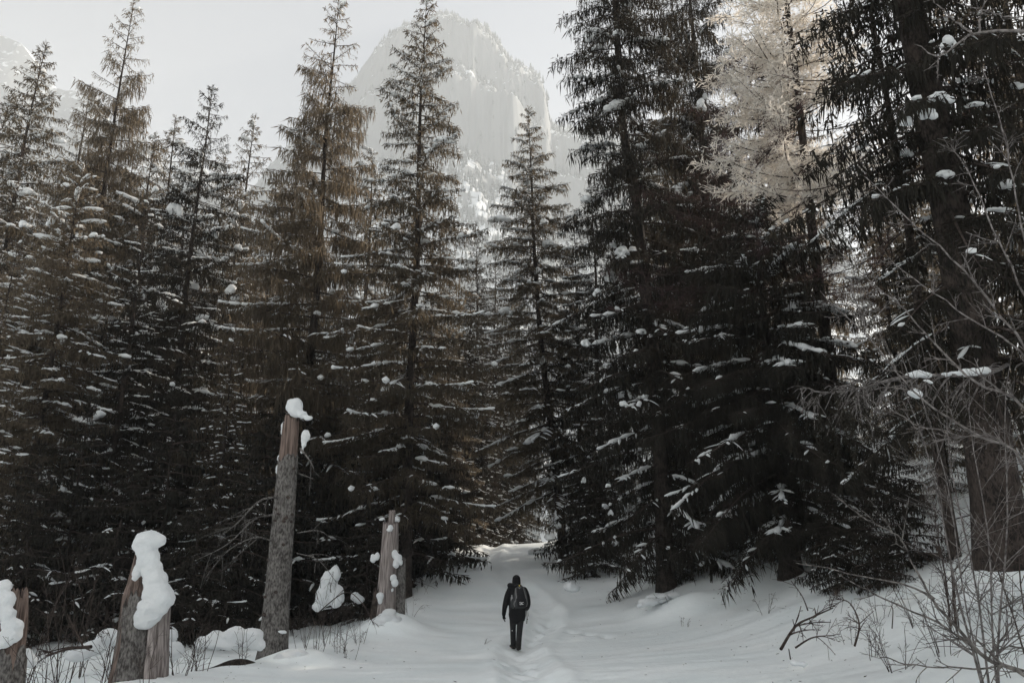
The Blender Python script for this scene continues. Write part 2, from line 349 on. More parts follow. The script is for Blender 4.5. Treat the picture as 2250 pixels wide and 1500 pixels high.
# ------------------------------------------------------------------ spruces
def branch_template(L, rng, dens=1.0, hang=1.0, droop=.12, snowy=.4, blade_w=.030, up=.10, swd=1.0):
    """one bough along +X, length L: wood, needle twigs, snow"""
    wood, leaf, snow = Bag(), Bag(), Bag()
    t = np.linspace(0, 1, 8)
    wig = rng.uniform(-.05, .05)
    def axis(t):
        t = np.asarray(t, float)
        return np.stack([L*t, L*(wig*np.sin(3*t)), L*(up*t-droop*1.9*t**2+.10*t**5)], -1)
    wood.add(*tube(axis(t), np.linspace(.012+.008*L, .006, 8), 4))
    nl = max(4, int(L/.12*dens**.5)); loaded = rng.random() < snowy*1.5; psnow = .42 if loaded else .08
    for side in (-1, 1):
        for i in range(nl):
            tt = .10+.88*(i+rng.uniform(.1, .9))/nl
            if rng.random() < .10: continue
            prof = min(1, tt/.28)*(1-.72*max(0, (tt-.35)/.65))
            ll = min(.95, .42*L)*prof*rng.uniform(.55, 1.12)
            if ll < .05: continue
            p0 = axis(tt); ang = rng.uniform(.7, 1.15)*side
            d = np.array([math.cos(ang), math.sin(ang), rng.uniform(-.15, .05)])
            ss = np.linspace(0, 1, 4); dr = rng.uniform(.2, .55)
            def lat(s): return p0+np.outer(s*ll, d)+np.outer(ll*dr*s**2, [0, 0, -1])
            q3 = lat(np.array([0, .55, 1.])); q3d = np.diff(q3, axis=0); q3l = np.linalg.norm(q3d, axis=1)
            wood.add(*blades(q3[:2], q3d/q3l[:, None], q3l*1.05, np.array([.016, .011]), rng))
            # hanging twigs
            m = max(2, int(ll/.072*dens)); s = rng.uniform(.05, 1, m)
            dd = np.stack([rng.normal(0, .16, m), rng.normal(0, .16, m), -np.ones(m)], 1); dd /= np.linalg.norm(dd, axis=1)[:, None]
            leaf.add(*blades(lat(s), dd, rng.uniform(.10, .40, m)*hang*(.5+.5*min(1, L/2)), rng.uniform(.8, 1.4, m)*blade_w/dens**.5, rng))
            m = max(2, int(ll/.080*dens)); s = rng.uniform(.1, 1, m); a2 = ang+rng.choice([-.8, .8, 0.2], m)+rng.normal(0, .2, m)
            dd = np.stack([np.cos(a2), np.sin(a2), rng.normal(-.25, .25, m)], 1); dd /= np.linalg.norm(dd, axis=1)[:, None]
            leaf.add(*blades(lat(s), dd, rng.uniform(.07, .20, m)*(.6+.4*min(1, L/2)), rng.uniform(.8, 1.3, m)*blade_w/dens**.5, rng))
            if rng.random() < psnow and dr < .46:
                a = rng.uniform(.02, .2); b = rng.uniform(.5, .82)
                s = np.linspace(a, b, 4); wd = rng.uniform(.014, .05)*min(1, .5+L/3)*swd
                P = lat(s); P[:, 2] += wd*.5
                snow.add(*tube(P, wd*np.array([.2, 1, .9, .25])*rng.uniform(.7, 1.3, 4), 4, .8))
    # twigs and snow along the axis itself
    m = int(L/.03*dens); s = rng.uniform(.15, 1, m); dd = np.stack([rng.normal(.2, .4, m), rng.normal(0, .5, m), -.9+rng.normal(0, .3, m)], 1); dd /= np.linalg.norm(dd, axis=1)[:, None]
    leaf.add(*blades(axis(s), dd, rng.uniform(.1, .35, m)*hang*(.5+.5*min(1, L/2)), rng.uniform(.8, 1.4, m)*blade_w/dens**.5, rng))
    if loaded:
        k = max(1, int(L/.5)); edges = np.linspace(rng.uniform(.08, .3), 1, k+1)
        for q in range(k):
            if rng.random() < .38: continue
            s = np.linspace(edges[q], edges[q+1]+.03, 5); s = np.minimum(s, 1); wd = rng.uniform(.025, .09)*swd; P = axis(s); P[:, 2] += wd*.5
            snow.add(*tube(P, wd*np.array([.35, .9, 1, 1.05, .3])*rng.uniform(.65, 1.4, 5), 5, .85))
    if rng.random() < snowy*.8 and L > 1:
        tt = rng.uniform(.35, .95); c = axis(tt)+[0, 0, .04]
        V, F = blob(c, np.array([rng.uniform(.10, .24), rng.uniform(.08, .17), rng.uniform(.06, .13)])*min(1.2, .6+L/5)*swd, rng, 1, .32)
        snow.add(V, F)
    return wood.arr(), leaf.arr(), snow.arr()

LEN = [.45, .9, 1.6, 2.4, 3.4]
TPL = {}
def templates(key, **kw):
    if key not in TPL:
        rng = np.random.default_rng(abs(hash(key)) % 1000 if False else sum(map(ord, key)))
        TPL[key] = [[branch_template(L, rng, **kw) for _ in range(5)] for L in LEN]
    return TPL[key]

def trunk_curve(h, bend, rng):
    """horizontal offset of the trunk axis at height z"""
    a, b = rng.uniform(0, 6, 2)
    def f(z):
        z = np.asarray(z, float)
        wob = np.stack([.05*np.sin(z*.5+a), .05*np.sin(z*.43+b)], -1)
        if bend is not None:
            wob = wob+np.stack([np.interp(z/h, bend[0], bend[1]), np.zeros_like(z)], -1)
        return wob
    return f
LEAFV = {}
def spruce_meshes(key, seed, h, rmax, kind, first=.12, nbr=150, power=.8, gaps=.1, trunk_r=None, bend=None, leafmat='needle', low_dead=True, asym=0.0, pitch_bias=0.0, wisp=0.0):
    rng = np.random.default_rng(seed)
    tp = TPL[kind]; f = trunk_curve(h, bend, rng)
    wood, leaf, snow = Bag(), Bag(), Bag()
    tr = trunk_r or .0088*h
    zs = np.linspace(-.5, h, 34); rad = tr*np.clip(1-zs/h, 0.02, 1)**.85*(1+.5*np.exp(-np.clip(zs, 0, 9)/.35))
    P = np.concatenate([f(zs), zs[:, None]], 1)
    trunk = Bag(); V, F = tube(P, rad, 12)
    trunk.add(V, F)
    az = rng.uniform(0, 6)
    for i in range(nbr):
        q = (i+rng.uniform(0, 1))/nbr                     # 0 bottom .. 1 top
        z = h*(first+(1-first)*(1-(1-q)**1.0))
        z = min(z, h*.992)
        u = 1-(z/h-first)/(1-first)                        # 1 bottom .. 0 top
        az += 2.39996+rng.normal(0, .25)
        if rng.random() < gaps: continue
        Lb = rmax*(u**power)*rng.uniform(.62, 1.15)+.12
        if u > .86: Lb *= rng.uniform(.5, 1.0)
        Lb *= 1+asym*math.cos(az)
        k = int(np.argmin(np.abs(np.array(LEN)-Lb))); sc = Lb/LEN[k]
        W_, L_, S_ = (TPL['wisp'] if rng.random() < (wisp-u)/.12 else tp)[k][rng.integers(5)]
        el = np.interp(u, [0, .12, .4, 1], [.75, .30, -.02, -.22])+rng.normal(0, .10)+pitch_bias
        Rm = rotz(az)@roty(-el)
        mir = np.array([1, rng.choice([-1, 1]), 1])
        o = np.array([*f(z), z])
        for bag, (V, F) in ((wood, W_), (leaf, L_), (snow, S_)):
            if len(V): bag.add((V*mir*sc)@Rm.T+o, F)
    # leader
    m = 40; s = rng.uniform(.94, 1, m)*h; dd = rng.normal(0, .5, (m, 3)); dd[:, 2] = np.abs(dd[:, 2])+.3; dd /= np.linalg.norm(dd, axis=1)[:, None]
    leaf.add(*blades(np.concatenate([f(s), s[:, None]], 1), dd, rng.uniform(.1, .3, m), np.full(m, .03), rng))
    if low_dead:
        for i in range(26):
            z = rng.uniform(.02, first+.12)*h; a = rng.uniform(0, 6.28); L = rng.uniform(.6, 1.9)
            t = np.linspace(0, 1, 5); P = np.stack([t*L, .1*L*np.sin(t*4+a), -.25*L*t**1.5], 1)@rotz(a).T+[*f(z), z]
            wood.add(*tube(P, np.linspace(.018, .004, 5), 3))
            for q in range(6):
                p = P[rng.integers(1, 5)]; d = rng.normal(0, 1, 3); d[2] -= .8; d /= np.linalg.norm(d); l = rng.uniform(.2, .6)
                wood.add(*tube(np.stack([p, p+d*l*.5+[0, 0, -.02], p+d*l+[0, 0, -.08]]), [.007, .005, .003], 3))
    LEAFV[key] = leaf.arr()[0][::6]
    res = dict(trunk=mesh_from(key+"_trunk", *trunk.arr(), M['bark'], True),
               boughs=mesh_from(key+"_boughs", *wood.arr(), M['twig'], True),
               crown=mesh_from(key+"_crown", *leaf.arr(), M[leafmat], False),
               snow=tri_mesh(key+"_snow", snow, M['snow'], True))
    return res, h
def plant(meshes, loc, label, group=None, rz=0.0, sc=1.0, cat="spruce tree", name="spruce_tree", sz=None, lean=None):
    t = thing(name, loc, label, cat, group, rz); t.scale = (sc, sc, sz or sc)
    if lean: t.rotation_euler = (lean[0], lean[1], rz)
    for part, me in meshes.items():
        if me is None: continue
        o = link({'snow': 'snow_load'}.get(part, part), me, t)
        if part != 'trunk': o["kind"] = "stuff"
    return t

templates('dense', dens=.75, hang=1.0, droop=.12, snowy=.50)
templates('heavy', dens=.8, hang=.9, droop=.16, snowy=.62)
templates('weep', dens=.85, hang=1.9, droop=.06, snowy=.22, up=.06)
templates('dark', dens=.8, hang=1.5, droop=.2, snowy=.2)
templates('laden', dens=.8, hang=1.2, droop=.22, snowy=.34, swd=.6)
templates('far', dens=.42, hang=1.2, droop=.13, snowy=.34, blade_w=.034)

templates('wisp', dens=.34, hang=1.1, droop=.08, snowy=.25, blade_w=.017)
TREES = {}; META = {}
def hero(key, y, kind, seed, label, top=None, base=None, height=None, dx=0.0, **kw):
    """a spruce at distance y: through the pixel of its tip, or of its foot when the tip is out of the frame"""
    if top is not None:
        p = at_y(top[0], top[1], y); x = p[0]+dx; z0 = gz(x, y)-.1; h = p[2]-z0
    else:
        x = at_y(base[0], base[1], y)[0]; z0 = gz(x, y)-.1; h = height
    ms, _ = spruce_meshes(key, seed, h, kind=kind, **kw)
    t = plant(ms, (x, y, z0), label); TREES[key] = t; META[key] = (h, kw['rmax'], kw.get('power', .8), kw.get('first', .12), y, z0)
    return t
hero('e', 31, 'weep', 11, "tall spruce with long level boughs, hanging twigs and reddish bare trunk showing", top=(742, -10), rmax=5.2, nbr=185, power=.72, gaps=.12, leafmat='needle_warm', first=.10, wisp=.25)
hero('f', 28.5, 'dense', 12, "straight slender spruce with a narrow pointed top left of the track", top=(935, -5), rmax=3.9, nbr=225, power=.66, first=.12, wisp=.15)
hero('g', 38, 'heavy', 13, "neat conical spruce with snowy tiers above the far bend of the track", top=(1163, 236), rmax=4.8, nbr=225, power=.74, first=.12, gaps=.04, leafmat='needle', dx=1.5, bend=([0, .35, .7, 1], [0, -.8, -1.4, -1.5]))
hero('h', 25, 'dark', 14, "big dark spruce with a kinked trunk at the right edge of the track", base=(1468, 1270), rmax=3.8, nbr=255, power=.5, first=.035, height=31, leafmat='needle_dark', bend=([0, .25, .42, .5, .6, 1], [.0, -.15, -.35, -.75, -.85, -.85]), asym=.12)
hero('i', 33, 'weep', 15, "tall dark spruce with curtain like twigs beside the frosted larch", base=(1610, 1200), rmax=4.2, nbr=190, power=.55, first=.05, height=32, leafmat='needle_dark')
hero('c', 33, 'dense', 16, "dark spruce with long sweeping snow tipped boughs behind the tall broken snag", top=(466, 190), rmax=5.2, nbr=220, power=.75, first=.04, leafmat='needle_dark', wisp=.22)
def hero_copy(key, src, top, y, label, rz, wide=1.0):
    """another spruce with a crown already grown, turned and resized"""
    p = at_y(top[0], top[1], y); z0 = gz(p[0], y)-.1; h = p[2]-z0; f = h/META[src][0]
    ms = {c.name.split('.')[0].replace('snow_load', 'snow'): c.data for c in TREES[src].children}
    TREES[key] = plant(ms, (p[0], y, z0), label, None, rz, f*wide, sz=f); m = META[src]
    META[key] = (h, m[1]*f*wide, m[2], m[3], y, z0)
hero_copy('a', 'f', (100, 95), 38, "tall broad spruce against the pale sky beside the tallest see-through one", 2.1, 1.05)
hero_copy('b', 'e', (296, -8), 44, "tallest thin spruce with sparse see-through top in the forest left of the track", 1.3, .85)
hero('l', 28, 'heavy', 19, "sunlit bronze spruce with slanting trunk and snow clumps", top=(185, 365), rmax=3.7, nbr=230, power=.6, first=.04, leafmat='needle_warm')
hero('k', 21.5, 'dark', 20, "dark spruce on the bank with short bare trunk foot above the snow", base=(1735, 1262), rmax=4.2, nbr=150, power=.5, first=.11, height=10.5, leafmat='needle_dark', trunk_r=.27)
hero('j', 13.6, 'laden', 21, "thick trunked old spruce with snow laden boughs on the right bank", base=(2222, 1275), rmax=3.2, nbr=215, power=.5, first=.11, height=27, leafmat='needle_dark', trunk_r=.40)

# generic spruces for the depth of the forest, each with the same few crowns
GEN = []
for i, (kind, hh, rm, lm) in enumerate((('far', 26, 4.1, 'needle'), ('far', 24, 4.4, 'needle_warm'), ('far', 28, 4.3, 'needle_dark'), ('far', 18, 3.5, 'needle'))):
    GEN.append((spruce_meshes('forest_spruce_%d' % i, 40+i, hh, rm, kind, nbr=185, power=.66, first=.03, leafmat=lm, wisp=.22)[0], hh))
def forest(spots, label, group, only=None):
    rng = random.Random(len(spots)*7+int(spots[0][0]))
    for (x, y, h) in spots:
        ms, hh = GEN[rng.randrange(4) if only is None else only]; s = h/hh
        plant(ms, (x, y, gz(x, y)-.15), label, group, rng.uniform(0, 6.28), s*rng.uniform(.92, 1.15), sz=s)
def px_spots(lst):
    out = []
    for (px, py, y) in lst:
        p = at_y(px, py, y); out.append((p[0], y, p[2]-gz(p[0], y)))
    return out
forest(px_spots([(560, 250, 48)]), "spruce with a faint pointed top alone in the sky gap beside the level boughed spruce", None)
forest(px_spots([(60, 300, 43), (170, 330, 45), (250, 270, 48), (345, 290, 43), (425, 340, 41), (610, 380, 44), (530, 420, 40), (20, 210, 46), (660, 300, 52), (-60, 120, 40), (200, 180, 54), (390, 250, 50), (820, 330, 50), (500, 330, 60), (300, 300, 62)]),
       "spruce in the second rank of the left hand forest, top fading into haze", "second rank of spruces on the left")
forest(px_spots([(40, 520, 24.5), (330, 430, 30), (560, 560, 36), (640, 620, 40), (830, 560, 38), (250, 560, 40), (700, 520, 46), (990, 560, 46), (420, 600, 44), (120, 480, 47), (880, 620, 56), (-40, 420, 30), (520, 700, 27), (770, 720, 33)]),
       "shorter spruce filling in under the tall ones left of the track", "understorey spruces left of the track")
forest(px_spots([(1300, 380, 36), (1262, 470, 40)]), "dark spruce squeezed between the conical spruce and the kinked one", "spruces behind the kinked one", 2)
forest(px_spots([(1050, 500, 57), (1088, 560, 59), (1035, 620, 50), (1092, 660, 54), (1062, 740, 50), (1130, 720, 58), (1050, 560, 60), (1110, 600, 68), (1010, 640, 52), (1140, 640, 62), (1070, 690, 78), (970, 500, 66)]),
       "spruce standing beyond the crest where the track disappears", "spruces beyond the crest of the track", 2)
forest([(7.5, 33, 24), (12, 38, 17), (15.5, 31, 14), (17.5, 24, 13), (14, 19, 22), (19, 36, 17), (12.5, 23, 10), (21, 29, 16), (23, 21, 24), (9, 42, 24), (25, 42, 20), (18, 46, 26), (29, 33, 24), (13, 48, 25), (27, 26, 26), (21, 14, 26), (17, 9, 26), (31, 52, 26), (34, 42, 27)],
       "dark spruce in the dense stand on the right hand bank", "spruces on the right hand bank")

# young spruces near the ground
templates('young', dens=.9, hang=.9, droop=.12, snowy=.05)
YOUNG = [(spruce_meshes('young_spruce_%d' % i, 60+i, 5.0, 1.7, 'young', nbr=85, power=.8, first=.02, trunk_r=.05, low_dead=False, leafmat='needle_dark')[0], 5.0) for i in range(2)]
def young(lst, label, group):
    rng = random.Random(len(label))
    for k, (px, y, h) in enumerate(lst):
        x = at_y(px, 1350, y)[0]; ms, hh = YOUNG[k % 2]; s = h/hh
        plant(ms, (x, y, gz(x, y)-.1), label, group, rng.uniform(0, 6.28), s*rng.uniform(.9, 1.25), cat="young spruce", name="young_spruce", sz=s)
young([(30, 24, 6), (130, 26, 7.5), (240, 25, 5.5), (330, 27, 8), (420, 24, 4.5), (520, 25, 6), (590, 28, 8), (700, 29, 7), (760, 30, 6), (800, 27, 4.5), (880, 31, 7), (930, 35, 8), (60, 31, 9), (200, 33, 9), (380, 33, 9), (470, 30, 7), (640, 33, 9), (860, 36, 9), (980, 44, 8), (1000, 52, 9)],
      "young snow dusted spruce in the dark thicket left of the track", "young spruces in the left hand thicket")
young([(1300, 36, 5), (1310, 31, 5)], "young spruce crowding the right edge of the track near its crest", "young spruces at the crest")
young([(1560, 26, 5), (1640, 27, 6), (1880, 25, 4.5), (1935, 17, 2.6), (1845, 18.5, 3), (2020, 18, 3.2), (1500, 25, 3)], "young dark spruce among the trunks on the right hand bank", "young spruces on the bank")

# ------------------------------------------------------------------ snow lumps shaped by hand
def depth_m(px, py, y):
    d = ray(px, py); return y/d[1]/FPX          # metres per pixel at that place
TEX = bpy.data.textures.new('snow_lumps', 'CLOUDS'); TEX.noise_scale = .28; TEX.noise_depth = 2
TEX2 = bpy.data.textures.new('snow_crumbs', 'CLOUDS'); TEX2.noise_scale = .035; TEX2.noise_depth = 1
def lump(name, parts, parent=None, voxel=.03, seed=0, smooth=6):
    """parts: (px, py, half-width px, half-height px, y): overlapping balls fused into one smooth piece of snow"""
    rng = np.random.default_rng(seed+len(parts)); b = Bag()
    for (px, py, rw, rh, y) in parts:
        k = depth_m(px, py, y); c = at_y(px, py, y)
        V, F = ico(2); o = rng.uniform(-9, 9, 3)
        d = sum(a*np.sin(f*V@rng.normal(size=3)+o[i % 3]) for i, (a, f) in enumerate(((.5, 2.), (.4, 3.3), (.3, 6.), (.2, 11))))
        b.add(V*(1+.12*d)[:, None]*np.array([rw*k, min(rw, rh*1.5)*k*.95, rh*k])+c, F)
    me = tri_mesh(name, b, M['snow'])
    o = link(name, me)
    if parent is not None:
        o.parent = parent; o.matrix_parent_inverse = Matrix.LocRotScale(parent.location, parent.rotation_euler.to_quaternion(), parent.scale).inverted()
    m = o.modifiers.new('fuse', 'REMESH'); m.mode = 'VOXEL'; m.voxel_size = voxel; m.use_smooth_shade = True
    m = o.modifiers.new('soften', 'SMOOTH'); m.iterations = smooth; m.factor = .5
    m = o.modifiers.new('lumps', 'DISPLACE'); m.texture = TEX; m.strength = min(.11, voxel*4); m.texture_coords = 'GLOBAL'
    m = o.modifiers.new('crumbs', 'DISPLACE'); m.texture = TEX2; m.strength = min(.03, voxel*.9); m.texture_coords = 'GLOBAL'
    return o

# ------------------------------------------------------------------ broken snags
def snag_part(h0, h1, rfun, jag, seed, nth=56, nz=40, flute=.08, cx=lambda z: (0, 0), th0=0, th1=2*math.pi, inner=True):
    """a fluted, splintered piece of trunk between heights h0 and h1"""
    rng = np.random.default_rng(seed); full = th1-th0 > 6.2
    th = np.linspace(th0, th1, nth, endpoint=not full)
    top = h1-jag*np.abs(1.6*fbm(np.cos(th)*1.6+seed, np.sin(th)*1.6, seed, 2)+.9*noise2(th*3.7, th*0+2, seed+4))
    t = np.linspace(0, 1, nz)[:, None]
    Z = h0+(top[None]-h0)*t
    r = rfun(Z)*(1+flute*(1.5*noise2(th[None]*2.2+Z*.15, Z*.25, seed)+noise2(th[None]*6+Z*.3, Z*.6, seed+1)+.6*noise2(th[None]*15, Z*1.2, seed+2)))
    C = np.array([cx(z) for z in Z.ravel()]).reshape(*Z.shape, 2)
    rings = [np.stack([C[..., 0]+r*np.cos(th), C[..., 1]+r*np.sin(th), Z], -1)]
    if inner:
        for f, dz in ((.72, -.05), (.35, -.25), (.02, -.3)):
            q = rings[0][-1].copy(); c = C[-1].mean(0); q[:, :2] = c+(q[:, :2]-c)*f; q[:, 2] = top+dz*jag*1.2-.02; rings.append(q[None])
    P = np.concatenate(rings, 0); k, n = P.shape[:2]
    i = np.arange(k-1)[:, None]*n; j = np.arange(n if full else n-1)[None]; j2 = (j+1) % n
    return P.reshape(-1, 3), np.stack([i+j, i+j2, i+n+j2, i+n+j], -1).reshape(-1, 4)
def part(name, VF, mat, parent, smooth=True):
    return link(name, mesh_from(name, *VF, mat, smooth), parent)

def limb(P, r0, r1, bag, sides=6):
    P = np.asarray(P, float); bag.add(*tube(P, np.linspace(r0, r1, len(P)), sides))
def smooth_line(P, n=14):
    P = np.asarray(P, float); s = np.linspace(0, len(P)-1, n); i = np.clip(s.astype(int), 0, len(P)-2); f = (s-i)[:, None]
    P0 = P[np.clip(i-1, 0, None)]; P1 = P[i]; P2 = P[i+1]; P3 = P[np.clip(i+2, None, len(P)-1)]
    return .5*((2*P1)+(-P0+P2)*f+(2*P0-5*P1+4*P2-P3)*f**2+(-P0+3*P1-3*P2+P3)*f**3)
def twiggy(P, r0, r1, bag, rng, n, l0, l1, depth=1, sag=.0, fan=.8, sides=5):
    """a limb with side twigs (and their own twigs)"""
    bag.add(*tube(P, np.linspace(r0, r1, len(P)), sides))
    if depth == 0: return
    for q in range(n):
        i = rng.integers(max(1, len(P)//5), len(P)-1); f = i/(len(P)-1)
        d = P[min(i+1, len(P)-1)]-P[i-1]; d = d/(np.linalg.norm(d)+1e-9)
        s = rng.normal(size=3); s -= d*(s@d); s /= np.linalg.norm(s)+1e-9
        v = d*rng.uniform(.5, 1)+s*fan; v /= np.linalg.norm(v); L = rng.uniform(l0, l1)*(1.15-.6*f)
        t = np.linspace(0, 1, 6)[:, None]; kk = rng.normal(0, .12, 3)
        Q = P[i]+v*L*t+kk*L*t**2+np.array([0, 0, -sag*L])*t**2
        rr = (r0+(r1-r0)*f)*.6
        twiggy(Q, rr, max(.0022, r1*.7), bag, rng, max(2, n//3), l0*.4, l1*.45, depth-1, sag, fan, 4)

# tall snag
x, y = at_y(598, 1450, 17.6)[0], 17.6; z0 = gz(x, y)-.25
T1 = thing("broken_snag", (x, y, z0), "tall snapped spruce trunk with grey bark and reddish bare top under a snow cap", "dead trunk")
zw = at_y(640, 1003, y)[2]-z0; zt = at_y(645, 912, y)[2]-z0
rf = lambda z: np.interp(z, [0, .4, 1.2, 2.6, zw, zt], [.38, .30, .26, .235, .205, .175])
part("bark", snag_part(0, zw+.05, rf, .18, 3, flute=.10), M['bark_grey'], T1)
part("bare_wood", snag_part(zw-.5, zt, lambda z: rf(z)*.90, .22, 5, flute=.14), M['wood'], T1)
rng = np.random.default_rng(3); b = Bag()
for q in range(16):
    z = rng.uniform(.8, zw-.1); a = rng.uniform(-2.9, -.2); r = float(rf(z))
    V, F = blob((r*math.cos(a), r*math.sin(a), z), (.05, .05, .045), rng, 1, .3); k = tri_mesh("knot", (lambda bb: (bb.add(V, F), bb)[1])(Bag()), M['twig']); link("knot", k, T1)
for (pts, r0, n) in (([(608, 1092, 17.4), (570, 1100, 17.2), (520, 1150, 17.0), (480, 1180, 16.8)], .028, 9), ([(606, 1130, 17.5), (560, 1140, 17.3), (500, 1195, 17.0), (430, 1230, 16.8)], .022, 9), ([(603, 1190, 17.5), (560, 1180, 17.2), (500, 1210, 17.1), (450, 1270, 17.0)], .02, 8),
                     ([(660, 985, 17.4), (680, 1010, 17.2), (690, 1030, 17.1)], .03, 2), ([(657, 1040, 17.4), (690, 1052, 17.2)], .018, 1), ([(655, 1170, 17.4), (700, 1165, 17.2), (730, 1185, 17.1)], .014, 5), ([(652, 1215, 17.4), (700, 1230, 17.2), (740, 1280, 17.0)], .012, 6)):
    bb = Bag(); twiggy(smooth_line([at_y(*p)-np.array([x, y, z0]) for p in pts], 12), r0, .005, bb, rng, n, .25, .8, 2, .25)
    bb.build("dead_branch", M['bark_grey'], T1)
lump("snow_cap", [(648, 893, 18, 20, 17.5), (652, 905, 16, 14, 17.45), (664, 912, 12, 8, 17.35), (678, 918, 11, 5, 17.3), (640, 888, 12, 12, 17.6)], T1, .022)
lump("snow_patch", [(672, 958, 10, 15, 17.4), (667, 972, 7, 12, 17.4), (664, 988, 4, 8, 17.4)], T1, .02)
lump("snow_patch", [(622, 938, 5, 14, 17.6), (619, 948, 3, 8, 17.6)], T1, .02)
lump("snow_patch", [(613, 1005, 4, 9, 17.6), (611, 1030, 4, 12, 17.6)], T1, .02)
lump("snow_patch", [(622, 1388, 9, 4, 17.15), (616, 1386, 6, 3, 17.15)], T1, .02)

# short thick snag, wrapped in snow
x, y = at_y(300, 1500, 13.2)[0], 13.2; z0 = gz(x, y)-.3
T2 = thing("broken_snag", (x, y, z0), "short rotten split stump wrapped in a tall hood of snow", "dead trunk")
zt = at_y(320, 1200, y)[2]-z0
rf = lambda z: np.interp(z, [0, .3, .8, 1.5, zt*.75, zt], [.46, .39, .33, .275, .22, .14])
part("bark", snag_part(0, zt*.72, lambda z: rf(z)*1.0, .55, 13, flute=.22, cx=lambda z: (-.06*z, 0)), M['bark_grey'], T2)
part("bare_wood", snag_part(.2, zt, lambda z: rf(z)*.84, .35, 17, flute=.26, cx=lambda z: (-.06*z, 0)), M['wood'], T2)
part("split_slab", snag_part(.05, zt*.63, lambda z: rf(z)*1.02+.03, .2, 19, nth=20, flute=.15, th0=-1.1, th1=.5, inner=False, cx=lambda z: (.08-.02*z, -.02)), M['wood_grey'], T2)
for (pts, sd) in ((([(325, 1184, 25, 17), (312, 1196, 17, 16), (342, 1188, 16, 13), (322, 1210, 18, 16), (334, 1228, 15, 20), (336, 1250, 17, 20), (340, 1275, 20, 20), (345, 1298, 24, 20), (354, 1316, 22, 20), (338, 1335, 30, 18), (326, 1352, 24, 15), (318, 1366, 16, 12), (325, 1230, 18, 22)]), 1), (([(300, 1258, 7, 12), (297, 1268, 5, 7), (306, 1246, 8, 8), (314, 1236, 9, 8)]), 2)):
    lump("snow_cap", [(a, b_, c*1.3, d*1.2, 12.85) for a, b_, c, d in pts], T2, .018, sd)

# leftmost stump
x, y = at_y(8, 1500, 13.0)[0], 13.0; z0 = gz(x, y)-.3
T3 = thing("broken_snag", (x, y, z0), "low rotten stump with a thick snow coat beside bare shrubs", "dead trunk")
zt = at_y(5, 1285, y)[2]-z0
rf = lambda z: np.interp(z, [0, .3, .8, 1.3, zt], [.40, .32, .27, .22, .13])
part("bark", snag_part(0, zt*.6, rf, .4, 23, flute=.2), M['bark_grey'], T3)
part("bare_wood", snag_part(.2, zt, lambda z: rf(z)*.85, .4, 27, flute=.25), M['wood'], T3)
lump("snow_cap", [(8, 1290, 16, 16, 12.8), (20, 1312, 16, 16, 12.75), (4, 1300, 14, 18, 12.8), (14, 1325, 18, 18, 12.75), (18, 1350, 18, 18, 12.7), (28, 1375, 22, 17, 12.7), (22, 1395, 24, 16, 12.7), (8, 1412, 18, 13, 12.7), (0, 1340, 14, 30, 12.75)], T3, .018)

# silvery snag by the track
x, y = at_y(846, 1385, 22.3)[0], 22.3; z0 = gz(x, y)-.35
T4 = thing("broken_snag", (x, y, z0), "silvery barkless snag with a splintered spike by the left edge of the track", "dead trunk")
zt = at_y(848, 1145, y)[2]-z0
rf = lambda z: np.interp(z, [0, .6, 1.6, zt], [.33, .27, .235, .20])
part("bare_wood", snag_part(0, zt, rf, .22, 33, flute=.12, cx=lambda z: (.012*z, 0)), M['wood_grey'], T4)
part("spike", snag_part(zt-.5, zt+.32, lambda z: .085+0*z, .12, 35, nth=20, flute=.2, cx=lambda z: (.07, -.03)), M['wood_grey'], T4)
part("split_slab", snag_part(0, 1.75, lambda z: .15-.02*z, .25, 37, nth=26, flute=.2, cx=lambda z: (.36-.01*z, .05)), M['bark_grey'], T4)
part("root_flare", snag_part(-.2, .95, lambda z: .16-.05*z, .3, 39, nth=24, flute=.25, cx=lambda z: (-.27+.05*z, -.02)), M['bark'], T4)
lump("snow_patch", [(840, 1139, 6, 4, 22.2), (836, 1141, 4, 3, 22.2)], T4, .02)
lump("snow_patch", [(858, 1158, 7, 8, 22.05), (856, 1163, 7, 5, 22.05)], T4, .02)
lump("snow_patch", [(867, 1217, 8, 11, 22.1), (876, 1226, 9, 10, 22.1), (869, 1238, 7, 10, 22.05), (881, 1233, 5, 8, 22.1)], T4, .022)
lump("snow_patch", [(864, 1268, 8, 8, 22.0), (868, 1280, 8, 8, 22.0), (862, 1295, 4, 5, 22.0)], T4, .022)
lump("snow_patch", [(820, 1228, 7, 10, 22.2), (829, 1222, 6, 9, 22.2), (818, 1222, 5, 6, 22.2)], T4, .022)
lump("snow_patch", [(834, 1308, 8, 8, 21.95), (835, 1318, 5, 7, 21.95)], T4, .022)
lump("snow_heap", [(850, 1362, 26, 16, 22.0), (838, 1380, 26, 16, 21.8), (868, 1368, 22, 16, 22.0), (855, 1345, 14, 9, 22.0), (880, 1385, 28, 14, 21.9), (828, 1365, 10, 10, 22.0)], T4, .03)

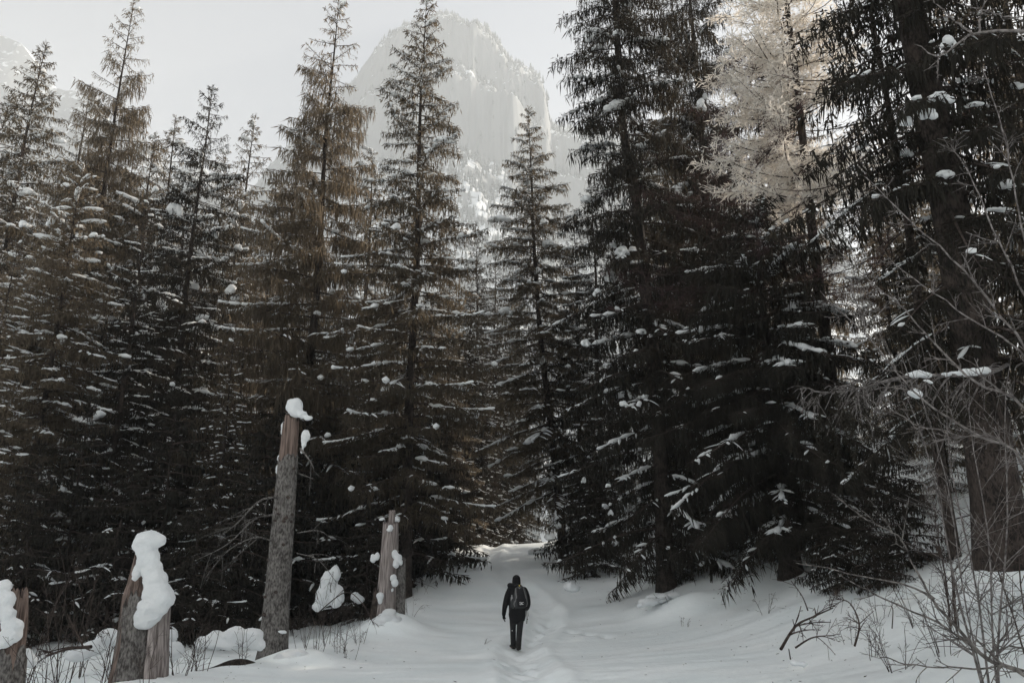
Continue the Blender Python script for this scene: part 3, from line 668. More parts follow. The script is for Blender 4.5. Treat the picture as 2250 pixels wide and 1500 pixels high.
# ------------------------------------------------------------------ hand placed snow clumps on the big trees
def to_px(P):
    q = P-np.array([0, 0, CAMZ]); f = q[:, 1]*math.cos(PITCH)+q[:, 2]*math.sin(PITCH); v = -q[:, 1]*math.sin(PITCH)+q[:, 2]*math.cos(PITCH)
    return np.stack([1125+FPX*q[:, 0]/f, 750-FPX*v/f], 1)
def clumps(key, y, lst):
    """snow cushions set down on the tree's own boughs: the foremost bough near each spot carries it"""
    t = TREES[key]; src = {'a': 'f', 'b': 'e'}.get(key, key)
    Wv = (LEAFV[src]*np.array(t.scale))@rotz(t.rotation_euler[2]).T+np.array(t.location); Q = to_px(Wv)
    for q, (px, py, rw, rh) in enumerate(lst):
        rng = random.Random(px*7+py); d = np.hypot(Q[:, 0]-px, (Q[:, 1]-py-rh*.5)*1.3); near = np.where(d < max(14, rw*.8))[0]
        if len(near) < 4: near = np.argsort(d)[:12]
        i = near[np.argsort(Wv[near, 1])[len(near)//6]]; y = Wv[i, 1]+.05
        if d[i] > 45: continue
        px, py = Q[i, 0]*.5+px*.5, Q[i, 1]*.5+py*.5-rh*.3
        pp = [(px, py, rw*.72, rh*.75, y)]
        for k in range(6):
            a = rng.uniform(-1, 1); f = rng.uniform(.35, .65)
            pp.append((px+rw*a*.8, py+rh*(.5*a*a+rng.uniform(-.25, .45)), rw*f*.8, rh*f, y+rng.uniform(-.12, .12)))
        lump("snow_clump", pp, t, max(.018, rh*.09*depth_m(px, py, y)), int(px), 3)
clumps('c', 30.5, [(378, 453, 16, 15), (338, 408, 8, 7), (265, 495, 12, 10), (350, 668, 11, 18), (412, 622, 22, 11), (505, 632, 14, 14), (528, 657, 24, 9), (448, 692, 18, 8), (478, 718, 13, 8), (592, 868, 22, 8), (470, 510, 10, 12), (528, 540, 10, 8), (340, 595, 8, 10), (310, 640, 6, 12)])
clumps('f', 26.6, [(873, 494, 12, 11), (945, 332, 14, 6), (972, 300, 20, 8), (987, 312, 18, 7), (932, 528, 12, 6), (1010, 518, 10, 7), (917, 637, 6, 12), (885, 570, 16, 5), (860, 410, 8, 5), (1020, 415, 6, 6)])
clumps('g', 36, [(1092, 484, 24, 9), (1190, 486, 10, 10), (1206, 533, 20, 10), (1132, 596, 7, 6), (1182, 596, 9, 10), (1112, 682, 14, 10), (1195, 790, 6, 12), (1117, 422, 6, 6), (1160, 398, 6, 8)])
clumps('h', 22.6, [(1350, 228, 28, 13), (1305, 75, 22, 16), (1360, 70, 14, 8), (1312, 105, 14, 8), (1388, 8, 10, 8), (1402, 320, 16, 6), (1340, 607, 13, 16), (1362, 545, 14, 10), (1348, 535, 8, 7), (1375, 552, 10, 12), (1296, 440, 14, 10), (1285, 747, 12, 10), (1354, 672, 7, 7), (1312, 640, 10, 9), (1368, 868, 22, 9), (1370, 885, 9, 9), (1328, 882, 6, 7), (1407, 890, 7, 9), (1410, 730, 14, 9), (1443, 710, 10, 10), (1340, 1066, 9, 6), (1373, 1118, 10, 11), (1341, 1126, 6, 8), (1320, 1110, 10, 7), (1356, 1195, 7, 8), (1470, 1205, 6, 6), (1545, 1238, 9, 7), (1432, 735, 6, 6), (1282, 1050, 8, 10)])
clumps('i', 26.8, [(1545, 232, 13, 20), (1552, 208, 7, 9), (1612, 118, 22, 9), (1600, 138, 10, 12), (1620, 175, 18, 9), (1480, 415, 12, 14), (1505, 408, 12, 7), (1460, 380, 14, 8), (1498, 500, 10, 6), (1690, 640, 9, 10), (1597, 445, 6, 6), (1570, 500, 8, 4)])
clumps('j', 11.4, [(2210, 407, 18, 11), (2085, 90, 18, 20), (2120, 180, 40, 8), (2070, 215, 30, 14), (2040, 250, 24, 14), (2140, 235, 26, 7), (2000, 265, 16, 14), (2075, 375, 24, 10), (2170, 300, 16, 8), (1900, 320, 14, 9), (2190, 450, 40, 8), (2050, 470, 26, 6), (2110, 120, 26, 7), (1985, 335, 14, 9), (2230, 190, 16, 8)])
clumps('k', 19.4, [(1722, 365, 22, 16), (1745, 372, 16, 10), (1860, 160, 18, 9), (1870, 315, 14, 10), (1770, 450, 8, 7), (1740, 670, 8, 10), (1700, 585, 8, 5), (1720, 800, 12, 6), (1840, 450, 9, 9)])
clumps('l', 25.8, [(190, 925, 30, 13), (222, 912, 18, 11), (112, 485, 10, 12), (205, 515, 10, 6), (130, 740, 12, 8), (90, 742, 10, 6), (48, 850, 12, 12), (35, 485, 10, 10), (100, 1050, 12, 18), (128, 968, 10, 8), (184, 966, 9, 10), (232, 1070, 12, 8), (18, 780, 8, 9)])
clumps('a', 34, [(65, 420, 18, 8), (30, 405, 14, 8), (130, 310, 16, 8), (150, 405, 9, 7)])
clumps('e', 28, [(757, 812, 9, 7), (700, 690, 8, 6), (735, 505, 8, 5), (640, 905, 8, 7), (870, 655, 8, 5), (805, 325, 10, 6)])

# ------------------------------------------------------------------ larches
def larch(name, base, h, r, seed, mat, label, nbr=90, first=.25, dens=1.0, wid=.022, trunk_r=.2, twig_l=(.08, .30), sag=.1, asym=(0, 0)):
    rng = np.random.default_rng(seed); t = thing(name, base, label, "larch tree"); wood, leaf = Bag(), Bag()
    zs = np.linspace(-.4, h, 24); f = trunk_curve(h, None, rng)
    V, F = tube(np.concatenate([f(zs), zs[:, None]], 1), trunk_r*np.clip(1-zs/h, .03, 1)**.8, 10)
    link("trunk", mesh_from("trunk", V, F, M['bark'], True), t)
    for i in range(nbr):
        u = rng.uniform(0, 1); z = h*(first+(1-first)*(1-u)); a = rng.uniform(0, 6.283)
        L = (r*u**.6*rng.uniform(.6, 1.15)+.3)*(1+asym[0]*math.cos(a-asym[1]))
        tt = np.linspace(0, 1, 9); el = rng.uniform(-.1, .35)
        P = np.stack([tt*L*math.cos(el), .08*L*np.sin(tt*4+a), L*(math.sin(el)*tt-.45*tt**2*sag*4+.18*tt**4)], 1)@rotz(a).T+[*f(z), z]
        wood.add(*tube(P, np.linspace(.028, .006, 9), 4))
        m = int(L*14*dens)
        for q in range(m):
            s = rng.uniform(.1, 1)*8; k = min(7, int(s)); p = P[k]+(P[k+1]-P[k])*(s-k)
            d = rng.normal(0, 1, 3)*[1, 1, .6]+[math.cos(a)*.8, math.sin(a)*.8, .0]; d /= np.linalg.norm(d); l = rng.uniform(.2, .75)*(1.1-.5*s/8)
            Q = p+d*l*np.array([[0], [.5], [1]])+np.array([0, 0, -sag*l])*np.array([[0], [.3], [1]])
            leaf.add(*blades(Q[:1], d[None], np.array([l]), np.array([wid]), rng))
            n2 = max(2, int(l*11*dens)); ss = rng.uniform(.15, 1, n2); pp = p+np.outer(ss*l, d)+np.outer(-sag*l*ss, [0, 0, 1])
            d2 = rng.normal(0, 1, (n2, 3))+d*.9; d2 /= np.linalg.norm(d2, axis=1)[:, None]
            leaf.add(*blades(pp, d2, rng.uniform(*twig_l, n2), rng.uniform(.7, 1.2, n2)*wid, rng))
    wood.build("boughs", M['twig'], t)["kind"] = "stuff"
    leaf.build("crown", M[mat], t, False)["kind"] = "stuff"
    return t
y = 21.6; x = at_y(1745, 150, y)[0]
larch("frosted_larch", (x, y, gz(x, y)-.1), 25, 2.5, 3, 'frost', "frosted larch with pale sunlit twigs among the dark spruces", nbr=165, first=.40, dens=1.6, wid=.034, asym=(.25, math.pi))
y = 23.; x = at_y(1700, 600, y)[0]
larch("bare_larch", (x, y, gz(x, y)-.1), 17, 4.4, 4, 'purple', "leafless larch with fine purplish brown twigs on the bank", nbr=95, first=.42, dens=1.2, wid=.015, trunk_r=.11, sag=.16, asym=(.2, math.pi))
y = 17.; x = at_y(1960, 300, y)[0]
larch("bare_larch", (x, y, gz(x, y)-.1), 20, 3.6, 6, 'purple', "leafless larch with reddish slanting limbs before the old thick spruce", nbr=60, first=.35, dens=.7, wid=.012, trunk_r=.13, sag=.14)

# ------------------------------------------------------------------ bare shrubs, saplings and fallen wood
def shrub(px, py, y, h, n, seed, label, group=None, mat='twig', spread=.5, r=.008, tw=6, name="bare_shrub", depth=2, cat="shrub", arch=0.0):
    rng = np.random.default_rng(seed); x = at_y(px, py, y)[0]; z = gz(x, y)-.04
    t = thing(name, (x, y, z), label, cat, group)
    for q in range(n):
        a = rng.uniform(0, 6.28); sp = rng.uniform(.1, 1)*spread; hh = h*rng.uniform(.6, 1.05); tt = np.linspace(0, 1, 9)
        P = np.stack([math.cos(a)*(.1+sp*hh*tt**1.2), math.sin(a)*(.1+sp*hh*tt**1.2), hh*(tt-arch*tt**3)], 1)+.035*hh*np.stack([np.sin(tt*7+a), np.cos(tt*6+a), 0*tt], 1)*tt[:, None]
        b = Bag(); twiggy(P, r*rng.uniform(.7, 1.2), .0025, b, rng, tw, h*.12, h*.34, depth, 0.02, .7, 5)
        b.build("stem", M[mat], t)
    return t
G1 = "leafless shrubs under the left hand forest"
for k, (px, y, h, n) in enumerate(((150, 15.5, 3.3, 6), (235, 16.5, 2.9, 5), (60, 16.5, 3.0, 5), (340, 19, 2.0, 4), (180, 19.5, 2.6, 4))):
    shrub(px, 1440, y, h, n, 100+k, "leafless many stemmed shrub standing behind the two snowy stumps", G1, spread=.42, r=.011)
G2 = "bare twigs poking from the snow round the snags"
for k, (px, y, h, n) in enumerate(((745, 18.6, 1.3, 5), (790, 20, 1.1, 5), (700, 18.2, 1.1, 4), (680, 19.5, 1.2, 4), (660, 17.0, .7, 3), (400, 13.6, 1.2, 4), (215, 12.9, 1.4, 4), (420, 15, .9, 4), (130, 13.2, 1.0, 3), (330, 11.9, .8, 3), (770, 17.9, .6, 3), (60, 14.5, 1.4, 5), (110, 12.6, 1.1, 4), (270, 14.6, 1.5, 5), (450, 14.4, 1.2, 5), (380, 16.5, 1.6, 5), (540, 15.6, .9, 4), (720, 20.5, 1.6, 5))):
    shrub(px, 1440, y, h, n, 130+k, "small clump of bare twigs in the snow beside the broken snags", G2, spread=.55, r=.006, tw=4, name="twig_clump", cat="twigs")
G3 = "bare twigs on the right hand snow slope"
for k, (px, py, y, h, n) in enumerate(((1960, 1380, 11.6, 1.1, 6), (2060, 1350, 11.8, 1.2, 6), (2110, 1330, 12.0, 1.2, 5), (2190, 1330, 11.5, 1.0, 4), (1900, 1350, 12.6, .9, 4), (2010, 1300, 13.2, 1.3, 5), (1860, 1330, 13.8, .8, 3), (1780, 1340, 15, .6, 2), (1500, 1350, 20.5, .35, 3), (2220, 1400, 10.2, .8, 3), (1680, 1300, 19, .7, 3), (1925, 1290, 14.5, .9, 4))):
    shrub(px, py, y, h, n, 160+k, "thin bare twigs poking through the snow on the right hand slope", G3, spread=.6, r=.0055, tw=4, name="twig_clump", cat="twigs", arch=.25)
shrub(905, 1300, 24, .9, 3, 190, "arching bare twigs beside the silvery snag on the track side", spread=.9, r=.006, tw=3, name="twig_clump", cat="twigs", arch=.5)
shrub(1060, 1350, 20.5, .28, 3, 191, "tiny twig sprig sticking out of the track snow left of the walker", spread=.9, r=.004, tw=2, name="twig_clump", cat="twigs", arch=.4)
# drooping bare bush on the slope (in front of the thick spruce)
shrub(2075, 1300, 12.6, 3.0, 3, 195, "tall dark arching bush with drooping twigs on the slope before the thick spruce", spread=.38, r=.018, tw=12, arch=.25, depth=3)
# slim saplings at the left of the crest
for k, (px, y, h) in enumerate(((975, 36, 5), (1013, 40, 6), (990, 41, 4.5), (955, 33, 4), (940, 36, 6))):
    x = at_y(px, 1250, y)[0]; b = Bag(); rng = np.random.default_rng(200+k)
    t = thing("bare_sapling", (x, y, gz(x, y)-.1), "slim leafless sapling on the bank left of the track crest", "sapling", "saplings by the crest")
    tt = np.linspace(0, 1, 12); twiggy(np.stack([.15*np.sin(tt*3+k), .1*np.sin(tt*2), h*tt], 1), .05, .008, b, rng, 14, .3, .9, 2, .1); b.build("stem", M['twig'], t)

def fallen(pts, r0, r1, label, seed, tw=8, mat='twig', l=(.2, .6), depth=2, snow=None, name="fallen_branch", cat="branch"):
    P = smooth_line([at_y(*p) for p in pts], 16); o = P[0].copy(); b = Bag(); rng = np.random.default_rng(seed)
    t = thing(name, o, label, cat); twiggy(P-o, r0, r1, b, rng, tw, l[0], l[1], depth, .15, .9, 7); b.build("limb", M[mat], t)
    if snow: lump("snow_strip", snow, t, .018)
    return t
fallen([(1716, 1425, 11.4), (1748, 1375, 11.8), (1785, 1355, 12.0), (1830, 1335, 12.2)], .022, .008, "dark forked branch lying on the sunlit patch of snow", 301, 9)
fallen([(1748, 1422, 11.5), (1785, 1400, 11.6), (1830, 1395, 11.5)], .014, .006, "low broken branch half sunk in snow beside the forked one", 302, 5)
fallen([(1878, 1418, 11.2), (1888, 1370, 11.4), (1868, 1325, 11.7), (1840, 1315, 11.8)], .015, .005, "curved twiggy branch standing out of the snow on the slope", 303, 14, l=(.2, .5))
fallen([(1775, 1340, 14.2), (1762, 1308, 14.6), (1738, 1275, 15.2)], .012, .006, "bent dark stick leaning below the bank spruce", 304, 2)
fallen([(1737, 1448, 10.6), (1733, 1424, 10.6)], .009, .006, "short upright stick poking from the snow near a small mound", 305, 0, depth=0)
fallen([(1960, 1380, 11.6), (1962, 1340, 11.6), (1958, 1330, 11.6)], .009, .004, "thin upright stick with a crook in the slope snow", 306, 2)
fallen([(700, 1345, 18.6), (760, 1300, 18.8), (800, 1330, 18.4), (820, 1370, 18.2)], .014, .006, "looping bare branch arched over the snow between the two snags", 307, 7)
fallen([(200, 1420, 13.4), (150, 1425, 13.6), (100, 1440, 13.5)], .03, .012, "broken dark branch leaning on the snow left of the hooded stump", 308, 6)
fallen([(880, 1245, 24.5), (905, 1218, 24.6), (935, 1220, 24.8), (958, 1245, 25)], .012, .006, "arched bare stem beside the silvery snag", 309, 2)
# snow capped stream bank; a dark tube added for the shaded hollow below
x, y = at_y(505, 1440, 16.2)[0], 16.2; z = gz(x, y)
t = thing("hollow_shade", (x, y, z), "dark added roll standing in for the shaded hollow under the bank snow", "bank hollow")
tt = np.linspace(-1, 1, 14); P = np.stack([tt*.5, .3*tt, -.02+.06*np.sin(tt*3)-.12*tt**2], 1)
b = Bag(); b.add(*tube(P, .17*(1-.15*np.abs(tt)), 10)); b.build("bark", M['bark'], t)  # dark tube put where the hollow lies in shade
lump("snow_cap", [(448, 1412, 20, 14, 16.0), (478, 1405, 26, 20, 16.1), (515, 1398, 28, 24, 16.1), (552, 1402, 26, 24, 16.2), (572, 1415, 14, 15, 16.2), (500, 1415, 40, 12, 16.0)], t, .03)
# snow laden heaps (buried bushes)
def heap(name, parts, label, cat="snow heap", voxel=.03, sticks=0, seed=0):
    px, py, rw, rh, y = parts[0]; p = at_y(px, py, y); o = thing(name, (p[0], p[1], gz(p[0], p[1])), label, cat)
    lump("snow", parts, o, voxel, seed)
    rng = np.random.default_rng(seed)
    for q in range(sticks):
        a = rng.uniform(-2.6, -.5); b = Bag(); k = depth_m(px, py, y); tt = np.linspace(0, 1, 8)
        c = p-np.array(o.location); P = c+np.stack([rng.uniform(-.8, .8)*rw*k+.5*rw*k*tt*math.cos(a), -rh*k*.8-.2*tt, rng.uniform(-1, .4)*rh*k+.6*rh*k*np.sin(tt*2.5)], 1)
        twiggy(P, .008, .003, b, rng, 4, .1, .3, 1, .2); b.build("twig", M['twig'], o)
heap("snow_mound", [(722, 1290, 20, 34, 24), (735, 1262, 14, 20, 24), (712, 1312, 22, 24, 24), (740, 1310, 18, 26, 24), (700, 1330, 16, 12, 24)], "tall hump of snow over a buried bush behind the tall and silvery snags", sticks=5, seed=5)
heap("snow_mound", [(1445, 1312, 28, 10, 22.6), (1425, 1322, 22, 9, 22.4), (1475, 1308, 26, 7, 22.8), (1410, 1330, 14, 6, 22.3)], "low snow hump with a dark stick at the foot of the kinked spruce", sticks=2, seed=6)
heap("snow_mound", [(1252, 1288, 14, 10, 25), (1262, 1292, 12, 8, 25)], "small snow covered rock beside drooping spruce tips at the track edge", seed=7)
heap("snow_mound", [(2165, 1300, 42, 22, 11.9), (2130, 1318, 34, 18, 11.8), (2200, 1305, 36, 20, 11.8), (2240, 1295, 30, 22, 12)], "broad snow mound at the foot of the thick spruce", voxel=.035, sticks=2, seed=8)
heap("snow_mound", [(355, 1425, 24, 26, 14.6), (375, 1400, 16, 18, 14.8), (385, 1430, 20, 22, 14.6)], "rounded snow hump against the right side of the hooded stump", seed=9)
heap("snow_mound", [(235, 1400, 24, 18, 14.9), (262, 1402, 16, 17, 14.9), (205, 1425, 24, 18, 14.7), (170, 1440, 26, 16, 14.5)], "lumpy snow humps left of the hooded stump", sticks=4, seed=10)
heap("snow_mound", [(620, 1450, 34, 14, 16.6), (655, 1440, 30, 14, 16.8), (590, 1465, 26, 10, 16.5)], "snow drift heaped round the foot of the tall snag", seed=11)
heap("snow_mound", [(780, 1310, 12, 10, 26), (788, 1316, 12, 8, 26)], "small round snow cap on a hidden stump left of the silvery snag", seed=12)
heap("snow_mound", [(55, 1440, 16, 16, 14.2), (66, 1455, 14, 14, 14.2)], "small round snow hump beside the leftmost low stump", seed=14)
heap("snow_mound", [(1745, 1455, 12, 8, 10.5), (1765, 1458, 12, 7, 10.5), (1722, 1466, 18, 6, 10.4)], "twin little snow bumps with a stick on the near slope", seed=15)
heap("snow_mound", [(1170, 1212, 10, 7, 41), (1182, 1216, 16, 6, 41), (1196, 1210, 14, 6, 41)], "snow covered branch at the right edge of the track crest", seed=16)

# needles, cones and bark crumbs fallen on the snow: far too many and small to count
rng = np.random.default_rng(900); n = 800
yy = rng.uniform(11, 34, n); side = rng.random(n)
xx = np.where(side < .45, rng.normal(5.4, 1.7, n), np.where(side < .92, rng.normal(-5.2, 1.5, n), rng.uniform(-4, 5, n)))
p = np.stack([xx, yy, ground_h(xx, yy)+.006], 1); a = rng.uniform(0, 6.28, n)
b = Bag(); b.add(*blades(p, np.stack([np.cos(a), np.sin(a), rng.uniform(-.05, .25, n)], 1), rng.uniform(.02, .10, n)*np.where(rng.random(n) < .06, 3, 1), rng.uniform(.006, .018, n), rng))
tag(b.build("needle_litter", M['twig'], None, False), "dark needles and bark crumbs scattered over the snow under the trees", "litter", kind="stuff")

# ------------------------------------------------------------------ rimed foreground shrub, right
def limbs(name, origin, lines, mat, label, cat, seed, r0=.017, r1=.004, tw=7, tl=(.12, .4), part_name="limb", depth=2):
    rng = np.random.default_rng(seed); o = np.array(origin, float); t = thing(name, o, label, cat)
    for (pts, rr) in lines:
        P = smooth_line([at_y(*p) for p in pts], 20)-o; P += .006*rng.normal(size=P.shape); b = Bag()
        twiggy(P, rr, r1, b, rng, tw, tl[0], tl[1], depth, .02, .75, 6); b.build(part_name, M[mat], t)
    return t
root = at_y(2420, 1600, 6.4); root[2] = gz(root[0], root[1])
r3 = tuple(root)
def rp(px, py, y): return (px, py, y)
L1 = [([(2420, 1600, 6.4), (2330, 1400, 6.4), (2248, 1020, 6.6), (2160, 962, 6.7), (2020, 872, 6.8), (1904, 736, 7.0), (1800, 640, 7.2)], .017),
      ([(1904, 736, 7.0), (1896, 700, 7.0), (1872, 646, 7.1)], .009),
      ([(2420, 1600, 6.4), (2350, 1100, 6.4), (2250, 892, 6.5), (2160, 848, 6.6), (2060, 764, 6.8), (2000, 692, 6.9), (1932, 632, 7.0), (1832, 544, 7.2)], .016),
      ([(2420, 1600, 6.4), (2360, 1000, 6.4), (2250, 784, 6.5), (2120, 692, 6.7), (2024, 624, 6.9), (1952, 568, 7.0)], .012),
      ([(2420, 1600, 6.4), (2380, 1000, 6.3), (2250, 760, 6.4), (2180, 672, 6.5), (2120, 596, 6.6), (2050, 528, 6.8), (1970, 460, 6.9), (1902, 384, 7.0)], .015),
      ([(2420, 1600, 6.4), (2390, 900, 6.3), (2250, 640, 6.4), (2190, 520, 6.5), (2140, 400, 6.6), (2090, 320, 6.7)], .013),
      ([(2420, 1600, 6.4), (2390, 900, 6.2), (2262, 560, 6.3), (2230, 420, 6.4), (2200, 280, 6.5), (2160, 150, 6.5)], .012),
      ([(2420, 1600, 6.4), (2370, 1150, 6.2), (2250, 1004, 6.3), (2162, 960, 6.4), (2110, 955, 6.4), (2010, 930, 6.5), (1960, 900, 6.5)], .010)]
limbs("rimed_shrub", r3, L1, 'rime', "large leafless shrub with frosty grey limbs reaching over the slope from the right", "shrub", 401, tw=15, tl=(.12, .42))
root = at_y(2480, 1640, 5.6); root[2] = gz(root[0], root[1]); r3 = tuple(root)
L2 = [([(2480, 1640, 5.6), (2250, 1480, 6.0), (2170, 1448, 6.2), (2102, 1380, 6.4), (2050, 1316, 6.6), (1994, 1288, 6.8), (1850, 1256, 7.1), (1750, 1240, 7.3)], .017),
      ([(2170, 1448, 6.2), (2070, 1372, 6.4), (1930, 1308, 6.7), (1838, 1260, 7.0)], .010),
      ([(2050, 1316, 6.6), (2010, 1250, 6.8), (1978, 1180, 6.9), (1930, 1156, 7.0), (1874, 1120, 7.1), (1810, 1068, 7.2)], .010),
      ([(2480, 1640, 5.6), (2260, 1475, 6.0), (2122, 1468, 6.2), (2066, 1464, 6.3), (1990, 1456, 6.4), (1934, 1442, 6.5)], .009),
      ([(2170, 1448, 6.2), (2215, 1380, 6.2), (2222, 1330, 6.3), (2200, 1280, 6.3)], .007),
      ([(2480, 1640, 5.6), (2300, 1440, 6.0), (2210, 1420, 6.2), (2130, 1405, 6.3)], .008)]
limbs("rimed_shrub", r3, L2, 'bark_grey', "low brown limbed leafless shrub spreading over the nearest snow on the right", "shrub", 402, tw=8, tl=(.1, .4))
root = at_y(2500, 1500, 6.8); root[2] = gz(root[0], root[1]); r3 = tuple(root)
L3 = [([(2500, 1500, 6.8), (2520, 600, 6.8), (2400, 120, 6.8), (2250, 72, 6.9), (2138, 76, 7.0), (2062, 124, 7.1), (2010, 96, 7.2)], .03),
      ([(2138, 76, 7.0), (2080, 30, 7.1), (2040, -10, 7.2)], .014), ([(2150, 75, 7.0), (2155, 30, 7.0), (2168, -10, 7.1)], .014), ([(2062, 124, 7.1), (2060, 150, 7.1), (2062, 172, 7.1)], .010),
      ([(2400, 120, 6.8), (2250, 48, 6.9), (2180, 30, 7.0), (2100, 6, 7.1)], .012)]
limbs("rimed_tree", r3, L3, 'rime', "leafless tree whose rime coated limb hangs in from the top right corner", "tree", 403, tw=4, tl=(.1, .3), depth=1)

shrub(2140, 1330, 9.6, 4.2, 5, 196, "tall many stemmed leafless bush with fine grey twigs before the thick spruce", spread=.42, r=.013, tw=12, mat='rime', depth=2)
shrub(2230, 1250, 10.8, 4.6, 4, 197, "leafless bush of fine dark purplish twigs veiling the thick spruce trunk", spread=.4, r=.012, tw=14, mat='twig', depth=2)

# the old spruce's dead bough carrying a ridge of snow
J = TREES['j']; b = Bag(); rng = np.random.default_rng(77); o = np.array(J.location)
P = smooth_line([at_y(*p)-o for p in [(2215, 800, 13.2), (2160, 822, 11.4), (2000, 826, 10.9), (1900, 850, 10.8), (1830, 862, 10.7), (1782, 858, 10.7)]], 18)
twiggy(P, .035, .010, b, rng, 26, .25, .8, 2, .5, .8); b.build("dead_bough", M['rime'], J)
lump("snow_strip", [(2000, 824, 16, 7, 10.9), (2020, 822, 18, 7, 10.9), (2038, 824, 14, 6, 10.9)], J, .018)
lump("snow_strip", [(2080, 822, 16, 6, 11.0), (2098, 820, 18, 6, 11.1), (2120, 819, 20, 7, 11.15), (2140, 818, 20, 7, 11.2), (2160, 815, 18, 7, 11.3)], J, .018)
lump("snow_clump", [(2005, 862, 12, 8, 10.7), (2016, 866, 10, 8, 10.7)], J, .016)
lump("snow_clump", [(2035, 836, 10, 4, 10.7), (2045, 840, 6, 4, 10.7)], J, .014)
leaf = Bag()
for q in range(60):
    i = rng.integers(2, 17); p = P[i]+rng.normal(0, .25, 3)*[1, 1, .4]+[0, 0, -.25]; n = 70
    hh = rng.uniform(.3, .9); s = rng.uniform(0, 1, n); d = rng.normal(0, .6, (n, 3)); d[:, 2] -= .7; d /= np.linalg.norm(d, axis=1)[:, None]
    leaf.add(*blades(p+np.outer(s*hh, [rng.normal(0, .1), rng.normal(0, .1), -1]), d, rng.uniform(.05, .13, n), np.full(n, .012), rng))
leaf.build("needle_sprays", M['needle_dark'], J, False)["kind"] = "stuff"

# ------------------------------------------------------------------ the walker
def plain(name, c, rough=.8, c2=None, scale=40, bump=.15):
    return noise_mat(name, c, c2 or tuple(v*1.5 for v in c), scale, rough, bump, 60)
M['jacket'] = plain('black_jacket', (.006, .006, .007)); M['trouser'] = plain('charcoal_trousers', (.014, .014, .015))
M['hat'] = plain('black_knit', (.005, .005, .006)); M['boot'] = plain('boot_leather', (.012, .011, .010), .6)
M['pack'] = plain('pack_grey', (.034, .036, .038)); M['pack_dark'] = plain('pack_black', (.010, .010, .012)); M['pack_light'] = plain('pack_light_grey', (.12, .12, .12))
M['skin'] = plain('skin', (.35, .22, .17)); M['yellow'] = plain('yellow_tag', (.55, .42, .08)); M['white_print'] = plain('white_print', (.6, .6, .6)); M['bottle'] = plain('bottle', (.25, .25, .25), .3)
PY = 20.0; PX = at_y(1136, 1425, PY)[0]; PZ = float(ground_h(np.array([PX]), np.array([PY]), True)[0])+.03
PS = .93
W = thing("person", (PX, PY, PZ), "person in black jacket, hat and dark trousers walking away along the track", "person")
def fused(name, parts, mat, parent, voxel=.016, smooth=5):
    """parts: ('t', points, radii[, squash]) tubes and ('e', centre, radii) ellipsoids, fused into one continuous surface"""
    b = Bag()
    for p in parts:
        if p[0] == 't':
            P = smooth_line(p[1], 4*len(p[1])); rr = np.interp(np.linspace(0, len(p[1])-1, len(P)), np.arange(len(p[1])), p[2])
            V, F = tube(P, rr, 14)
            if len(p) > 3: V[:, 1] = P.repeat(14, 0)[:, 1]+(V[:, 1]-P.repeat(14, 0)[:, 1])*p[3]
            b.add(V, F)
            for e in (0, -1):
                V, F = ico(2); b.add(V*rr[e]*np.array([1, p[3] if len(p) > 3 else 1, 1])+P[e], F)
        else:
            V, F = ico(3); b.add(V*np.array(p[2])+np.array(p[1]), F)
    o = link(name, tri_mesh(name, b, mat), parent)
    m = o.modifiers.new('fuse', 'REMESH'); m.mode = 'VOXEL'; m.voxel_size = voxel; m.use_smooth_shade = True
    m = o.modifiers.new('soften', 'SMOOTH'); m.iterations = smooth; m.factor = .5
    return o
LA = [(-.165, 0, 1.44), (-.225, -.02, 1.30), (-.275, -.02, 1.12), (-.305, .03, .95), (-.318, .07, .83)]
RA = [(.175, 0, 1.44), (.235, 0, 1.30), (.268, .01, 1.12), (.25, .12, 1.0), (.22, .22, .97)]
LL = [(-.088, 0, .90), (-.10, .03, .70), (-.095, .07, .46), (-.09, .10, .26), (-.085, .13, .10)]
RL = [(.092, 0, .90), (.085, -.02, .70), (.062, -.02, .44), (.045, -.05, .24), (.035, -.08, .08)]
fused("body", [('e', (-.012, .03, 1.655), (.075, .095, .115)), ('t', [(0, .0, 1.40), (-.006, .015, 1.56)], [.06, .055]), ('t', [(0, 0, .92), (0, .02, 1.1), (0, 0, 1.3), (0, 0, 1.42)], [.14, .13, .15, .12], .65),
               ('t', LA, [.05, .047, .042, .036, .028]), ('t', RA, [.05, .047, .042, .036, .028]), ('t', LL, [.075, .066, .05, .045, .035]), ('t', RL, [.075, .066, .05, .045, .035]),
               ('e', (-.10, .19, .05), (.04, .11, .035)), ('e', (.035, -.03, .04), (.04, .11, .035)), ('e', (-.012, .125, 1.645), (.014, .02, .02)), ('e', (-.088, .03, 1.65), (.012, .02, .03)), ('e', (.064, .03, 1.65), (.012, .02, .03))], M['skin'], W, .014)
fused("jacket", [('t', [(.008, 0, .80), (.008, .0, .95), (.006, .01, 1.12), (.004, 0, 1.30), (.002, 0, 1.42), (-.004, .01, 1.50)], [.212, .208, .205, .222, .195, .105], .68),
                 ('t', LA, [.082, .078, .068, .058, .050]), ('t', RA, [.082, .078, .068, .058, .05]),
                 ('t', [(-.09, -.05, 1.545), (-.175, -.02, 1.55), (-.11, .05, 1.55)], [.065, .07, .055]), ('t', [(-.10, -.06, 1.545), (0, -.085, 1.54), (.08, -.03, 1.53)], [.055, .058, .05])], M['jacket'], W, .016, 4)
fused("trousers", [('t', [(0, 0, .97), (0, 0, .84)], [.165, .172], .72), ('t', LL[:1]+[(-.098, .03, .72), (-.095, .065, .48), (-.092, .10, .27), (-.088, .13, .11)], [.092, .084, .072, .068, .064]), ('t', RL[:1]+[(.085, -.02, .72), (.062, -.02, .46), (.045, -.05, .25), (.036, -.08, .09)], [.092, .085, .073, .069, .066])], M['trouser'], W, .014, 3)
